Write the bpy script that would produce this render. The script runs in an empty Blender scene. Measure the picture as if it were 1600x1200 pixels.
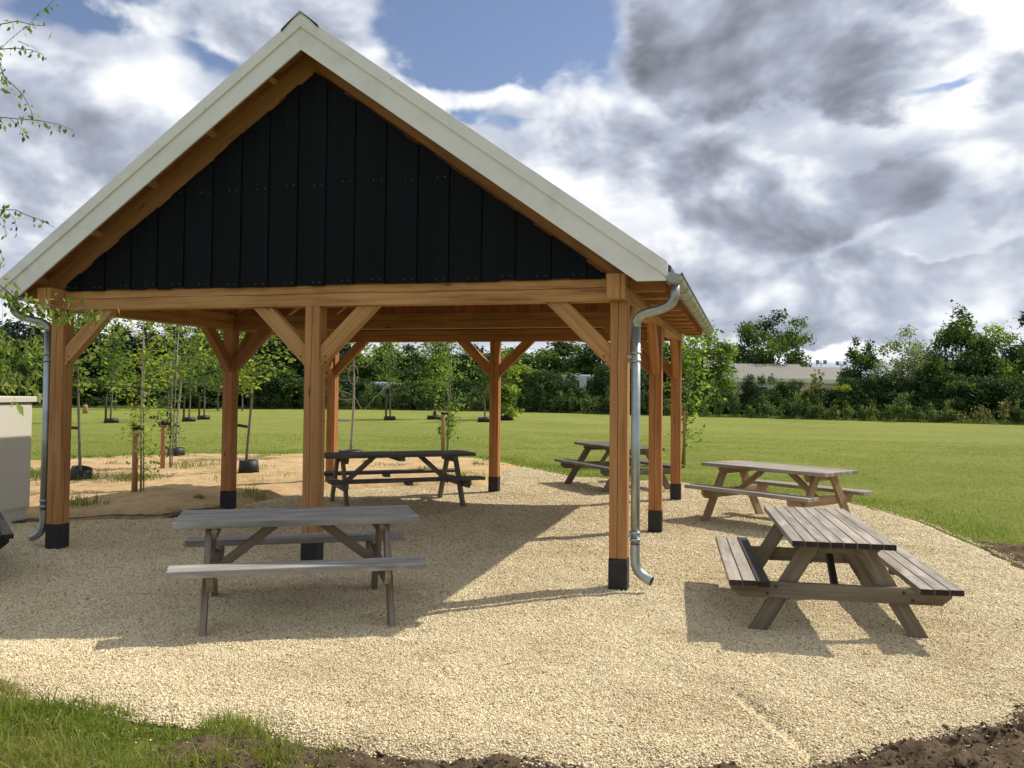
import bpy, math, random
import numpy as np
R = math.radians
rnd = random.Random(7)
scene = bpy.context.scene
COL = scene.collection

# ------------------------------------------------------------------ camera
CAM = np.array([7.10, -7.904, 1.75])
F, PITCH, ROLL, YAW, PX, PY = 1383.81, .0334961, .0096733, .269848, -14.38, -40.03
_f0 = np.array([-math.sin(YAW) * math.cos(PITCH), math.cos(YAW) * math.cos(PITCH), math.sin(PITCH)])
_r0 = np.array([math.cos(YAW), math.sin(YAW), 0.0])
_u0 = np.cross(_r0, _f0)
_c, _s = math.cos(ROLL), math.sin(ROLL)
CR, CU, CF = _c * _r0 + _s * _u0, -_s * _r0 + _c * _u0, _f0

def ray(x, y):
    return CF + (x - 800 - PX) / F * CR - (y - 600 - PY) / F * CU
def G(x, y, z=0.0):                      # ground point seen in the photograph at x, y
    v = ray(x, y); t = (z - CAM[2]) / v[2]
    return CAM + t * v
def D(x, y, d):                          # point at a forward distance d
    return CAM + d * ray(x, y)

def make_camera():
    from mathutils import Matrix
    cd = bpy.data.cameras.new('camera'); co = bpy.data.objects.new('camera', cd); COL.objects.link(co)
    m = Matrix(((CR[0], CU[0], -CF[0], CAM[0]), (CR[1], CU[1], -CF[1], CAM[1]),
                (CR[2], CU[2], -CF[2], CAM[2]), (0, 0, 0, 1)))
    co.matrix_world = m
    cd.sensor_width = 36; cd.lens = F / 1600 * 36
    cd.shift_x = -PX / 1600; cd.shift_y = PY / 1600
    cd.clip_start = .05; cd.clip_end = 3000
    scene.camera = co
make_camera()

# ------------------------------------------------------------------ node helpers
class NT:
    def __init__(s, nt): s.nt = nt
    def n(s, t, **kw):
        nd = s.nt.nodes.new(t)
        for k, v in kw.items(): setattr(nd, k, v)
        return nd
    def l(s, a, b): s.nt.links.new(a, b)
    def put(s, sock, v):
        if hasattr(v, 'is_output'): s.l(v, sock)
        elif v is not None: sock.default_value = v
    def math(s, op, a, b=None, c=None, clamp=False):
        nd = s.n('ShaderNodeMath', operation=op); nd.use_clamp = clamp
        for i, v in enumerate((a, b, c)):
            if v is not None: s.put(nd.inputs[i], v)
        return nd.outputs[0]
    def vmath(s, op, a, b=None, sc=None):
        nd = s.n('ShaderNodeVectorMath', operation=op)
        s.put(nd.inputs[0], a)
        if b is not None: s.put(nd.inputs[1], b)
        if sc is not None: s.put(nd.inputs['Scale'], sc)
        return nd.outputs[0]
    def noise(s, vec, scale, detail=4, rough=.55, dist=0, color=False):
        nd = s.n('ShaderNodeTexNoise')
        if vec is not None: s.l(vec, nd.inputs['Vector'])
        nd.inputs['Scale'].default_value = scale; nd.inputs['Detail'].default_value = detail
        nd.inputs['Roughness'].default_value = rough; nd.inputs['Distortion'].default_value = dist
        return nd.outputs['Color' if color else 'Fac']
    def mix(s, f, a, b, mode='MIX'):
        nd = s.n('ShaderNodeMix', data_type='RGBA', blend_type=mode)
        s.put(nd.inputs[0], f)
        s.put(nd.inputs[6], a if hasattr(a, 'is_output') else (*a, 1) if len(a) == 3 else a)
        s.put(nd.inputs[7], b if hasattr(b, 'is_output') else (*b, 1) if len(b) == 3 else b)
        return nd.outputs[2]
    def ramp(s, f, stops, interp='LINEAR'):
        nd = s.n('ShaderNodeValToRGB'); cr = nd.color_ramp; cr.interpolation = interp
        while len(cr.elements) < len(stops): cr.elements.new(.5)
        for e, (p, c) in zip(cr.elements, stops):
            e.position = p; e.color = (*c, 1) if not isinstance(c, (int, float)) else (c, c, c, 1)
        s.put(nd.inputs[0], f)
        return nd.outputs[0]
    def smooth(s, v, a, b):
        nd = s.n('ShaderNodeMapRange', interpolation_type='SMOOTHSTEP')
        s.put(nd.inputs[0], v); nd.inputs[1].default_value = a; nd.inputs[2].default_value = b
        return nd.outputs[0]
    def mapping(s, vec, loc=(0, 0, 0), rot=(0, 0, 0), sc=(1, 1, 1), typ='POINT'):
        nd = s.n('ShaderNodeMapping', vector_type=typ)
        s.l(vec, nd.inputs[0]); nd.inputs[1].default_value = loc
        nd.inputs[2].default_value = rot; nd.inputs[3].default_value = sc
        return nd.outputs[0]
    def bump(s, h, strength=.5, dist=.01):
        nd = s.n('ShaderNodeBump'); s.l(h, nd.inputs['Height'])
        nd.inputs['Strength'].default_value = strength; nd.inputs['Distance'].default_value = dist
        return nd.outputs[0]

MATS = {}
def newmat(name):
    m = bpy.data.materials.new(name); m.use_nodes = True
    t = NT(m.node_tree); b = m.node_tree.nodes['Principled BSDF']
    MATS[name] = m
    return m, t, b
def setp(b, t, col=None, rough=None, metal=None, spec=None, normal=None):
    if col is not None: t.put(b.inputs['Base Color'], col if hasattr(col, 'is_output') else (*col, 1))
    if rough is not None: t.put(b.inputs['Roughness'], rough)
    if metal is not None: b.inputs['Metallic'].default_value = metal
    if spec is not None: b.inputs['Specular IOR Level'].default_value = spec
    if normal is not None: t.l(normal, b.inputs['Normal'])

def wood(name, light, mid, dark, grain=26, rough=.65, crack=0.0, knots=True, weather=None, bump=.25):
    m, t, b = newmat(name)
    uv = t.n('ShaderNodeTexCoord').outputs['UV']
    g = t.noise(t.mapping(uv, sc=(1.3, grain, 1)), 1.0, 7, .62, .25)
    g2 = t.noise(t.mapping(uv, loc=(3, 7, 0), sc=(.9, 4.2, 1)), 1.0, 3, .5)
    f = t.math('ADD', t.math('MULTIPLY', g, .62), t.math('MULTIPLY', g2, .42))
    col = t.ramp(f, [(.36, dark), (.5, mid), (.66, light)])
    rp = t.n('ShaderNodeNewGeometry').outputs['Random Per Island']
    col = t.mix(1.0, col, t.ramp(rp, [(0, (.82, .82, .84)), (.5, (1, 1, 1)), (1, (1.0, .95, .9))]), 'MULTIPLY')
    fine = t.noise(t.mapping(uv, sc=(4, 170, 1)), 1.0, 3, .6)
    col = t.mix(t.math('MULTIPLY', t.smooth(fine, .52, .75), .35), col, dark)
    if knots:
        v = t.n('ShaderNodeTexVoronoi'); v.inputs['Scale'].default_value = 1
        t.l(t.mapping(uv, loc=(.3, .1, 0), sc=(1.5, 6, 1)), v.inputs['Vector'])
        k = t.smooth(v.outputs['Distance'], .10, .03)
        col = t.mix(t.math('MULTIPLY', k, .8), col, tuple(c * .35 for c in dark))
    if weather:
        w = t.noise(t.mapping(uv, loc=(1, 4, 0), sc=(2.2, 9, 1)), 1.0, 5, .6)
        col = t.mix(t.math('MULTIPLY', t.smooth(w, .5, .72), .75), col, weather)
    h = t.math('ADD', g, t.math('MULTIPLY', fine, .6))
    if crack:
        sep = t.n('ShaderNodeSeparateXYZ'); t.l(uv, sep.inputs[0])
        wob = t.noise(t.mapping(uv, sc=(1.1, 0.0, 1)), 1.0, 6, .6)
        fr = t.math('FRACT', sep.outputs[1])
        d = t.math('ABSOLUTE', t.math('SUBTRACT', fr, t.math('ADD', crack - .03, t.math('MULTIPLY', wob, .06))))
        cm = t.math('MULTIPLY', t.smooth(d, .0042, .0012), t.smooth(t.noise(t.mapping(uv, loc=(9, 0, 0), sc=(.55, 0, 1)), 1.0, 2), .36, .44))
        col = t.mix(cm, col, (.02, .012, .008))
        h = t.math('SUBTRACT', h, t.math('MULTIPLY', cm, 2))
    setp(b, t, col, rough, spec=.25, normal=t.bump(h, bump, .004))
    return m

wood('fir_post', (.50, .265, .105), (.41, .20, .07), (.29, .125, .042), crack=.085, grain=20)
wood('fir_red', (.50, .235, .088), (.41, .170, .056), (.27, .10, .033), crack=.085, grain=20)
wood('fir_beam', (.56, .315, .125), (.46, .235, .085), (.27, .115, .038), crack=.12)
wood('fir_brace', (.58, .335, .14), (.47, .245, .09), (.31, .14, .048), crack=.0)
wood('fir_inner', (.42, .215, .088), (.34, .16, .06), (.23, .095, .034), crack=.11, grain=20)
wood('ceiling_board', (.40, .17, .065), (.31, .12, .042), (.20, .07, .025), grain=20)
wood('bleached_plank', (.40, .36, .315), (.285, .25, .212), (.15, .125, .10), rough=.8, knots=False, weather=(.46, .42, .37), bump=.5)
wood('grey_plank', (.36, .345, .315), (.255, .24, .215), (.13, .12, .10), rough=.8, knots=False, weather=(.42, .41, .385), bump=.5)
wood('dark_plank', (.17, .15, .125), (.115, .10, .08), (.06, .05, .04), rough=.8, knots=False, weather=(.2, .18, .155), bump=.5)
wood('stained_plank', (.06, .052, .045), (.035, .03, .026), (.015, .013, .011), rough=.75, knots=False)
wood('end_grain', (.05, .042, .035), (.03, .024, .02), (.012, .01, .008), rough=.85, knots=False)
wood('olive_leg', (.24, .205, .145), (.17, .14, .092), (.085, .068, .043), rough=.8, weather=(.28, .25, .19), bump=.4)
wood('tan_leg', (.42, .30, .17), (.33, .22, .12), (.19, .12, .06), rough=.75, weather=(.36, .29, .2), bump=.35)
wood('brown_leg', (.30, .25, .19), (.21, .165, .12), (.11, .08, .055), rough=.8, weather=(.34, .31, .27), bump=.4)
wood('stake_wood', (.46, .29, .15), (.35, .20, .095), (.2, .10, .045), rough=.75)

wood('stake_dark', (.12, .09, .055), (.08, .058, .034), (.05, .032, .02), rough=.8)
def plain(name, col, rough=.6, metal=0, spec=.4, var=.12, scale=6, bump=0):
    m, t, b = newmat(name)
    oc = t.n('ShaderNodeTexCoord').outputs['Object']
    n = t.noise(oc, scale, 6, .6)
    c = t.mix(1.0, col, t.ramp(n, [(.3, 1 - var), (.7, 1.0)]), 'MULTIPLY')
    nrm = t.bump(n, bump, .01) if bump else None
    setp(b, t, c, rough, metal, spec, nrm)
    return m
def white_paint():
    m, t, b = newmat('white_paint')
    oc = t.n('ShaderNodeTexCoord').outputs['Object']
    n = t.noise(oc, 3.5, 6, .6)
    c = t.mix(t.smooth(n, .45, .75), (.745, .735, .70), (.65, .64, .605))
    v = t.n('ShaderNodeTexVoronoi'); t.l(oc, v.inputs['Vector']); v.inputs['Scale'].default_value = 5.5
    c = t.mix(t.math('MULTIPLY', t.smooth(v.outputs['Distance'], .075, .04), .55), c, (.25, .22, .17))
    setp(b, t, c, .45, spec=.4, normal=t.bump(t.noise(oc, 40, 3), .06, .01))
white_paint()
def black_board():
    m, t, b = newmat('black_board')
    uv = t.n('ShaderNodeTexCoord').outputs['UV']
    g = t.noise(t.mapping(uv, sc=(1.2, 34, 1)), 1.0, 6, .62, .2)
    rp = t.n('ShaderNodeNewGeometry').outputs['Random Per Island']
    c = t.ramp(g, [(.3, (.0012, .0026, .0042)), (.7, (.0036, .006, .009))])
    c = t.mix(1.0, c, t.ramp(rp, [(0, .72), (1, 1.15)]), 'MULTIPLY')
    setp(b, t, c, .65, spec=.14, normal=t.bump(g, .5, .006))
black_board()
plain('sock_black', (.022, .024, .028), .5, spec=.35, var=.5, scale=14)
plain('zinc', (.44, .49, .49), .42, .85, .5, .35, 5)
plain('zinc_dull', (.42, .44, .40), .5, .55, .5, .35, 5)
plain('roof_sheet', (.06, .062, .066), .5, spec=.4, var=.3)
plain('cabinet_paint', (.66, .635, .53), .4, spec=.4, var=.05, scale=2)
plain('dark_gap', (.03, .03, .028), .7)
plain('bolt_steel', (.06, .055, .05), .45, .7)
plain('nail_zinc', (.75, .75, .74), .4, .4)
plain('nail_grey', (.22, .23, .24), .5, .3)
plain('tub_plastic', (.02, .021, .024), .55, spec=.35, var=.4, scale=10)
plain('strap_black', (.02, .02, .02), .6)
plain('strap_grey', (.30, .31, .30), .6)
plain('rope_white', (.42, .37, .28), .7)
plain('pale_bark', (.36, .315, .245), .8, var=.5, scale=18, bump=.3)
plain('grey_bark', (.19, .165, .13), .85, var=.5, scale=18, bump=.3)
plain('dark_bark', (.06, .05, .04), .9, var=.4, scale=8, bump=.3)
plain('birch_twig', (.17, .12, .085), .7, var=.4, scale=20)
plain('hall_roof', (.215, .20, .175), .75, var=.1, scale=.6)
plain('hall_wall', (.50, .48, .44), .8, var=.1, scale=.6)
plain('hall_trim', (.55, .55, .53), .6)
plain('window_glass', (.03, .035, .04), .15, spec=.6)
plain('caravan_white', (.78, .78, .78), .35)
plain('lamp_grey', (.18, .2, .24), .5, .3)
plain('rubber', (.02, .02, .02), .8)

def leaf(name, c1, c2, c3, trans=.4, tcol=None):
    m, t, b = newmat(name)
    geo = t.n('ShaderNodeNewGeometry').outputs['Random Per Island']
    oi = t.n('ShaderNodeObjectInfo').outputs['Random']
    c = t.ramp(geo, [(0, c1), (.5, c2), (1, c3)])
    c = t.mix(1.0, c, t.ramp(oi, [(0, (.82, .86, .85)), (1, (1.12, 1.08, .95))]), 'MULTIPLY')
    setp(b, t, c, .6, spec=.12)
    tr = t.n('ShaderNodeBsdfTranslucent')
    tc = t.mix(1.0, c, tcol or (1.5, 1.6, .8), 'MULTIPLY'); t.l(tc, tr.inputs[0])
    mx = t.n('ShaderNodeMixShader'); mx.inputs[0].default_value = trans
    out = [n for n in m.node_tree.nodes if n.type == 'OUTPUT_MATERIAL'][0]
    t.l(b.outputs[0], mx.inputs[1]); t.l(tr.outputs[0], mx.inputs[2]); t.l(mx.outputs[0], out.inputs[0])
leaf('leaf_dark', (.026, .05, .019), (.04, .075, .025), (.065, .11, .033), .22)
leaf('leaf_mid', (.06, .105, .026), (.09, .15, .036), (.14, .205, .05), .4)
leaf('leaf_bright', (.15, .215, .042), (.215, .29, .06), (.29, .365, .09), .52)
leaf('leaf_yellowish', (.14, .19, .036), (.205, .26, .05), (.28, .325, .075), .5)
leaf('leaf_silver', (.15, .19, .115), (.22, .265, .17), (.33, .37, .27), .45)
leaf('leaf_pine', (.014, .028, .017), (.021, .039, .023), (.032, .053, .029), .1)
leaf('leaf_hedge', (.105, .15, .06), (.155, .205, .085), (.23, .28, .14), .42)
leaf('leaf_brown', (.11, .085, .04), (.15, .11, .05), (.19, .15, .08), .3)
leaf('leaf_birch', (.15, .205, .06), (.21, .265, .08), (.32, .36, .15), .5)
leaf('grass_blade', (.085, .14, .024), (.145, .205, .038), (.235, .265, .075), .45)
leaf('grass_dry', (.16, .15, .06), (.24, .22, .09), (.32, .28, .14), .35)
leaf('lawn_blade', (.17, .225, .042), (.235, .285, .056), (.32, .335, .09), .45)

# ------------------------------------------------------------------ noise in python
def _h(ix, iy, seed):
    n = (ix.astype(np.int64) * 374761393 + iy.astype(np.int64) * 668265263 + seed * 1442695041) & 0x7fffffff
    n = ((n ^ (n >> 13)) * 1274126177) & 0x7fffffff
    return ((n ^ (n >> 16)) & 0xffff) / 65535.0
def vn(x, y, seed=0):
    x = np.asarray(x, float); y = np.asarray(y, float)
    ix, iy = np.floor(x), np.floor(y); fx, fy = x - ix, y - iy
    fx = fx * fx * (3 - 2 * fx); fy = fy * fy * (3 - 2 * fy)
    a, b = _h(ix, iy, seed), _h(ix + 1, iy, seed); c, d = _h(ix, iy + 1, seed), _h(ix + 1, iy + 1, seed)
    return (a * (1 - fx) + b * fx) * (1 - fy) + (c * (1 - fx) + d * fx) * fy
def fbm(x, y, seed=0, o=4):
    s, a, tot = 0, 1, 0
    for i in range(o):
        s = s + a * vn(x * 2 ** i, y * 2 ** i, seed + i * 17); tot += a; a *= .5
    return s / tot

# ------------------------------------------------------------------ mesh helpers
def tag(o, label=None, cat=None, group=None, kind=None):
    if label: o['label'] = label
    if cat: o['category'] = cat
    if group: o['group'] = group
    if kind: o['kind'] = kind
    return o
def empty(name, loc=(0, 0, 0), rz=0, **kw):
    o = bpy.data.objects.new(name, None); COL.objects.link(o)
    o.location = tuple(float(v) for v in loc); o.rotation_euler = (0, 0, rz); o.empty_display_size = .2
    return tag(o, **kw)
def link_mesh(name, me, parent=None):
    o = bpy.data.objects.new(name, me); COL.objects.link(o)
    if parent: o.parent = parent
    return o
def np_mesh(name, verts, quads=None, tris=None, mat=None, smooth=False, fmat=None):
    me = bpy.data.meshes.new(name)
    verts = np.asarray(verts, np.float32)
    lv, ls = [], []
    off = 0
    if quads is not None and len(quads):
        q = np.asarray(quads, np.int32); lv.append(q.ravel()); ls.append(np.arange(len(q)) * 4); off = len(q) * 4
    if tris is not None and len(tris):
        q = np.asarray(tris, np.int32); lv.append(q.ravel()); ls.append(off + np.arange(len(q)) * 3)
    lv = np.concatenate(lv); ls = np.concatenate(ls).astype(np.int32)
    me.vertices.add(len(verts)); me.vertices.foreach_set('co', verts.ravel())
    me.loops.add(len(lv)); me.loops.foreach_set('vertex_index', lv.astype(np.int32))
    me.polygons.add(len(ls)); me.polygons.foreach_set('loop_start', ls)
    if fmat is not None: me.polygons.foreach_set('material_index', np.asarray(fmat, np.int32))
    if smooth: me.polygons.foreach_set('use_smooth', np.ones(len(ls), bool))
    for mm in (mat if isinstance(mat, (list, tuple)) else [mat]):
        if mm: me.materials.append(MATS[mm])
    me.update(calc_edges=True); me.validate()
    return me

class MB:                                   # collects shapes, builds them as ONE mesh
    def __init__(s): s.v, s.f, s.uv, s.m, s.sm = [], [], [], [], []
    def face(s, idx, uv, mi=0, smooth=False):
        s.f.append(idx); s.uv.append(uv); s.m.append(mi); s.sm.append(smooth)
    def beam(s, p0, p1, w, h, up=(0, 0, 1), mi=0, end_mi=None, cut0=0, cut1=0):
        """w across, h along up; cut0/cut1 slide the top edge of an end along the length"""
        p0 = np.array(p0, float); p1 = np.array(p1, float); d = p1 - p0; L = np.linalg.norm(d); d /= L
        up = np.array(up, float); side = np.cross(d, up); side /= np.linalg.norm(side); up = np.cross(side, d)
        b = len(s.v)
        for p, c in ((p0, cut0), (p1, cut1)):
            for a, e in ((-1, -1), (1, -1), (1, 1), (-1, 1)):
                s.v.append(p + side * a * w / 2 + up * e * h / 2 + d * c * e / 2)
        u0 = rnd.random() * 40; k = rnd.randint(0, 40) * 5
        for i, (wd) in enumerate((w, h, w, h)):
            j = (i + 1) % 4
            v0 = k + i
            s.face([b + i, b + j, b + 4 + j, b + 4 + i][::-1], [(u0, v0), (u0, v0 + wd), (u0 + L, v0 + wd), (u0 + L, v0)][::-1], mi)
        e = end_mi if end_mi is not None else mi
        s.face([b, b + 1, b + 2, b + 3], [(u0, k), (u0, k + w), (u0 + h, k + w), (u0 + h, k)], e)
        s.face([b + 7, b + 6, b + 5, b + 4], [(u0, k), (u0, k + w), (u0 + h, k + w), (u0 + h, k)], e)
        return s
    def box(s, lo, hi, mi=0):
        lo = np.array(lo, float); hi = np.array(hi, float); c = (lo + hi) / 2; d = hi - lo
        ax = int(np.argmax(d)); p0 = c.copy(); p1 = c.copy(); p0[ax] = lo[ax]; p1[ax] = hi[ax]
        up = (0, 0, 1) if ax != 2 else (0, 1, 0)
        w, h = (d[0] if ax == 1 else d[1], d[2]) if ax != 2 else (d[0], d[1])
        return s.beam(p0, p1, w, h, up, mi)
    def prism(s, poly, y0, y1, mi=0, udir=(1, 0), mi_back=None):
        """poly: (x, z) outline, counter-clockwise seen from -y; extruded y0..y1"""
        n = len(poly); b = len(s.v); ud = np.array(udir, float); ud /= np.linalg.norm(ud); vd = np.array((-ud[1], ud[0]))
        u0 = rnd.random() * 40; k = rnd.randint(0, 40) * 5
        P = [np.array(q, float) for q in poly]
        for y in (y0, y1):
            for q in P: s.v.append(np.array((q[0], y, q[1])))
        uv = [(u0 + float(q @ ud), k + float(q @ vd)) for q in P]
        s.face(list(range(b, b + n)), uv, mi)
        s.face(list(range(b + 2 * n - 1, b + n - 1, -1)), uv[::-1], mi if mi_back is None else mi_back)
        for i in range(n):
            j = (i + 1) % n; L = float(np.linalg.norm(P[j] - P[i])); h = abs(y1 - y0)
            if h < L: q = [(u0, k), (u0, k + h), (u0 + L, k + h), (u0 + L, k)]
            else: q = [(u0, k), (u0 + h, k), (u0 + h, k + L), (u0, k + L)]
            s.face([b + i, b + n + i, b + n + j, b + j], q, mi)
        return s
    def tube(s, pts, rad, n=8, mi=0, caps=True, smooth=True):
        pts = [np.array(p, float) for p in pts]
        rad = [rad] * len(pts) if isinstance(rad, (int, float)) else rad
        b = len(s.v); ref = None; u = rnd.random() * 20
        for i, p in enumerate(pts):
            t = pts[min(i + 1, len(pts) - 1)] - pts[max(i - 1, 0)]; t = t / (np.linalg.norm(t) + 1e-9)
            if ref is None:
                a = np.array((1, 0, 0)) if abs(t[0]) < .8 else np.array((0, 1, 0))
                ref = np.cross(t, a)
            ref = ref - t * (ref @ t); ref /= np.linalg.norm(ref); bi = np.cross(t, ref)
            for k in range(n):
                a = 2 * math.pi * k / n
                s.v.append(p + rad[i] * (math.cos(a) * ref + math.sin(a) * bi))
        for i in range(len(pts) - 1):
            L = float(np.linalg.norm(pts[i + 1] - pts[i]))
            for k in range(n):
                j = (k + 1) % n
                s.face([b + i * n + k, b + i * n + j, b + (i + 1) * n + j, b + (i + 1) * n + k],
                       [(u, k / n), (u, (k + 1) / n), (u + L, (k + 1) / n), (u + L, k / n)], mi, smooth)
            u += L
        if caps:
            s.face([b + k for k in range(n)][::-1], [(0, 0)] * n, mi)
            e = b + (len(pts) - 1) * n
            s.face([e + k for k in range(n)], [(0, 0)] * n, mi)
        return s
    def build(s, name, mats, parent=None, bevel=0):
        me = bpy.data.meshes.new(name)
        me.from_pydata([tuple(map(float, v)) for v in s.v], [], s.f)
        for mm in (mats if isinstance(mats, (list, tuple)) else [mats]): me.materials.append(MATS[mm])
        ul = me.uv_layers.new(name='UVMap')
        ul.data.foreach_set('uv', np.array([c for f in s.uv for c in f], np.float32).ravel())
        me.polygons.foreach_set('material_index', s.m)
        me.polygons.foreach_set('use_smooth', s.sm)
        me.update()
        o = link_mesh(name, me, parent)
        if bevel:
            bv = o.modifiers.new('bevel', 'BEVEL'); bv.width = bevel; bv.segments = 2; bv.limit_method = 'ANGLE'
            bv.angle_limit = R(40); bv.harden_normals = False
        return o

# ------------------------------------------------------------------ ground
def poly_sd(x, y, poly):                      # signed distance, positive inside
    P = np.array(poly, float); d = np.full(x.shape, 1e9); ins = np.zeros(x.shape, bool)
    for i in range(len(P)):
        a, b = P[i], P[(i + 1) % len(P)]; e = b - a
        t = np.clip(((x - a[0]) * e[0] + (y - a[1]) * e[1]) / (e @ e), 0, 1)
        d = np.minimum(d, np.hypot(x - a[0] - t * e[0], y - a[1] - t * e[1]))
        c = (a[1] > y) != (b[1] > y)
        xi = a[0] + (y - a[1]) / (b[1] - a[1] + 1e-12) * e[0]
        ins ^= c & (x < xi)
    return np.where(ins, d, -d)

GRAVEL = [(2.2, 11.7), (2.9, 10.7), (3.8, 9.75), (4.4, 9.5), (5.1, 9.5), (5.9, 9.4), (6.9, 8.4), (7.9, 7.9), (8.68, 7.1), (9.34, 5.5),
          (9.68, 3.5), (9.8, 2.2), (9.75, .5), (9.4, -1.0), (8.7, -2.2), (8.1, -2.79), (7.65, -3.2), (7.34, -3.47), (6.5, -3.72),
          (5.6, -3.84), (5.0, -3.88), (4.62, -3.76), (4.3, -3.83), (3.94, -3.85), (3.46, -3.78), (2.96, -3.72), (1.5, -3.6), (-2, -3.4),
          (-4.5, -1.5), (-4.0, .3), (-2.2, 1.2), (-1.2, 1.75), (-.9, 2.2), (-.35, 2.25), (-.1, 3.2), (-.1, 4.6), (.1, 5.7), (1.0, 6.7),
          (2.0, 7.1), (2.7, 7.5), (2.5, 8.8), (2.0, 10.3)]
SAND = [(-12, -2), (-4.5, -1.5), (-4.0, .25), (-2.3, 1.15), (-1.2, 1.7), (-.9, 2.12), (-.35, 2.2), (-.05, 3.2), (-.05, 4.6), (.15, 5.65),
        (1.0, 6.65), (2.0, 7.0), (2.75, 7.4), (2.6, 8.8), (2.1, 10.3), (2.3, 11.6), (1.6, 12.6), (.3, 13.9), (-1.5, 14.2), (-4.1, 13.4), (-5.9, 12.3),
        (-7.6, 10.7), (-8.3, 8.4), (-12, 6)]
SOIL_FRONT = [(4.35, -4.0), (4.62, -3.78), (5.0, -3.84), (5.6, -3.80), (6.5, -3.67), (7.34, -3.42), (7.65, -3.16), (8.1, -2.74), (8.7, -2.15), (9.3, -1.2),
              (9.7, -.3), (12, -1), (12, -6), (5.2, -6), (4.9, -4.7), (4.4, -4.35)]
SOIL_RIGHT = [(9.6, 4.1), (9.75, 4.3), (10.0, 4.2), (10.35, 3.9), (10.5, 3.3), (10.4, 1.5), (9.9, 1.0), (9.78, .6), (9.74, 2.2), (9.66, 3.4)]
GRASS_FRONT = [(-1.0, -3.35), (1.2, -3.5), (2.96, -3.66), (3.46, -3.72), (3.94, -3.79), (4.3, -3.78), (4.62, -3.72), (4.9, -3.86), (5.15, -4.1), (5.0, -4.6), (4.9, -5.5), (-1.0, -5.5)]

def terrain(x, y):
    z = .022 * (fbm(x * .9, y * .9, 3, 3) - .5) + .034 * (fbm(x * 3.5, y * 3.5, 9, 4) - .5)
    # drag line in the gravel, a shallow furrow
    ax, ay, bx, by = 7.05, -2.6, 7.42, -3.35
    t = np.clip(((x - ax) * (bx - ax) + (y - ay) * (by - ay)) / ((bx - ax) ** 2 + (by - ay) ** 2), 0, 1)
    d = np.hypot(x - ax - t * (bx - ax), y - ay - t * (by - ay))
    z = z - .026 * np.exp(-(d / .04) ** 2) + .002 * np.exp(-((d - .09) / .05) ** 2) * (t > 0) * (t < 1)
    # settled around the near right table
    z = z - .03 * np.exp(-((x - 7.67) ** 2 + (y + .25) ** 2) / 1.4)
    return z
def gravel_z(x, y, sd):
    return terrain(x, y) - .045 * (1 - np.clip(sd / .22, 0, 1)) ** 2
def sand_z(x, y, sd):
    k = np.clip(sd / .35, 0, 1); k = k * k * (3 - 2 * k)
    far = np.clip((y - 8) / 5, 0, 1)
    return -.045 + k * (.105 - .07 * far + .07 * (fbm(x * 1.3, y * 1.3, 21, 4) - .5) + .03 * (fbm(x * 6, y * 6, 5, 3) - .5))
def soil_z(x, y, sd):
    k = np.clip(sd / .2, 0, 1)
    return -.04 + k * (.05 + .10 * (fbm(x * 3.2, y * 3.2, 31, 3) - .5) + .14 * (fbm(x * 12, y * 12, 37, 4) - .5))

def sheet(name, poly, res, zf, mat, wob=.07, seed=0, clip=None):
    P = np.array(poly); x0, y0 = P.min(0) - .3; x1, y1 = P.max(0) + .3
    if clip: x0, y0, x1, y1 = max(x0, clip[0]), max(y0, clip[1]), min(x1, clip[2]), min(y1, clip[3])
    xs = np.arange(x0, x1, res); ys = np.arange(y0, y1, res)
    X, Y = np.meshgrid(xs, ys)
    sd = poly_sd(X, Y, poly) + wob * 2 * (fbm(X * 3, Y * 3, seed + 50, 4) - .5)
    Z = zf(X, Y, sd)
    nx = len(xs); idx = np.arange(X.size).reshape(X.shape)
    ok = (sd > -.02); q = ok[:-1, :-1] & ok[1:, :-1] & ok[:-1, 1:] & ok[1:, 1:]
    a = idx[:-1, :-1][q]; Q = np.stack([a, a + 1, a + nx + 1, a + nx], 1)
    used, inv = np.unique(Q, return_inverse=True)
    V = np.stack([X.ravel(), Y.ravel(), Z.ravel()], 1)[used]
    return link_mesh(name, np_mesh(name, V, inv.reshape(Q.shape), mat=mat, smooth=True))

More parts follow.
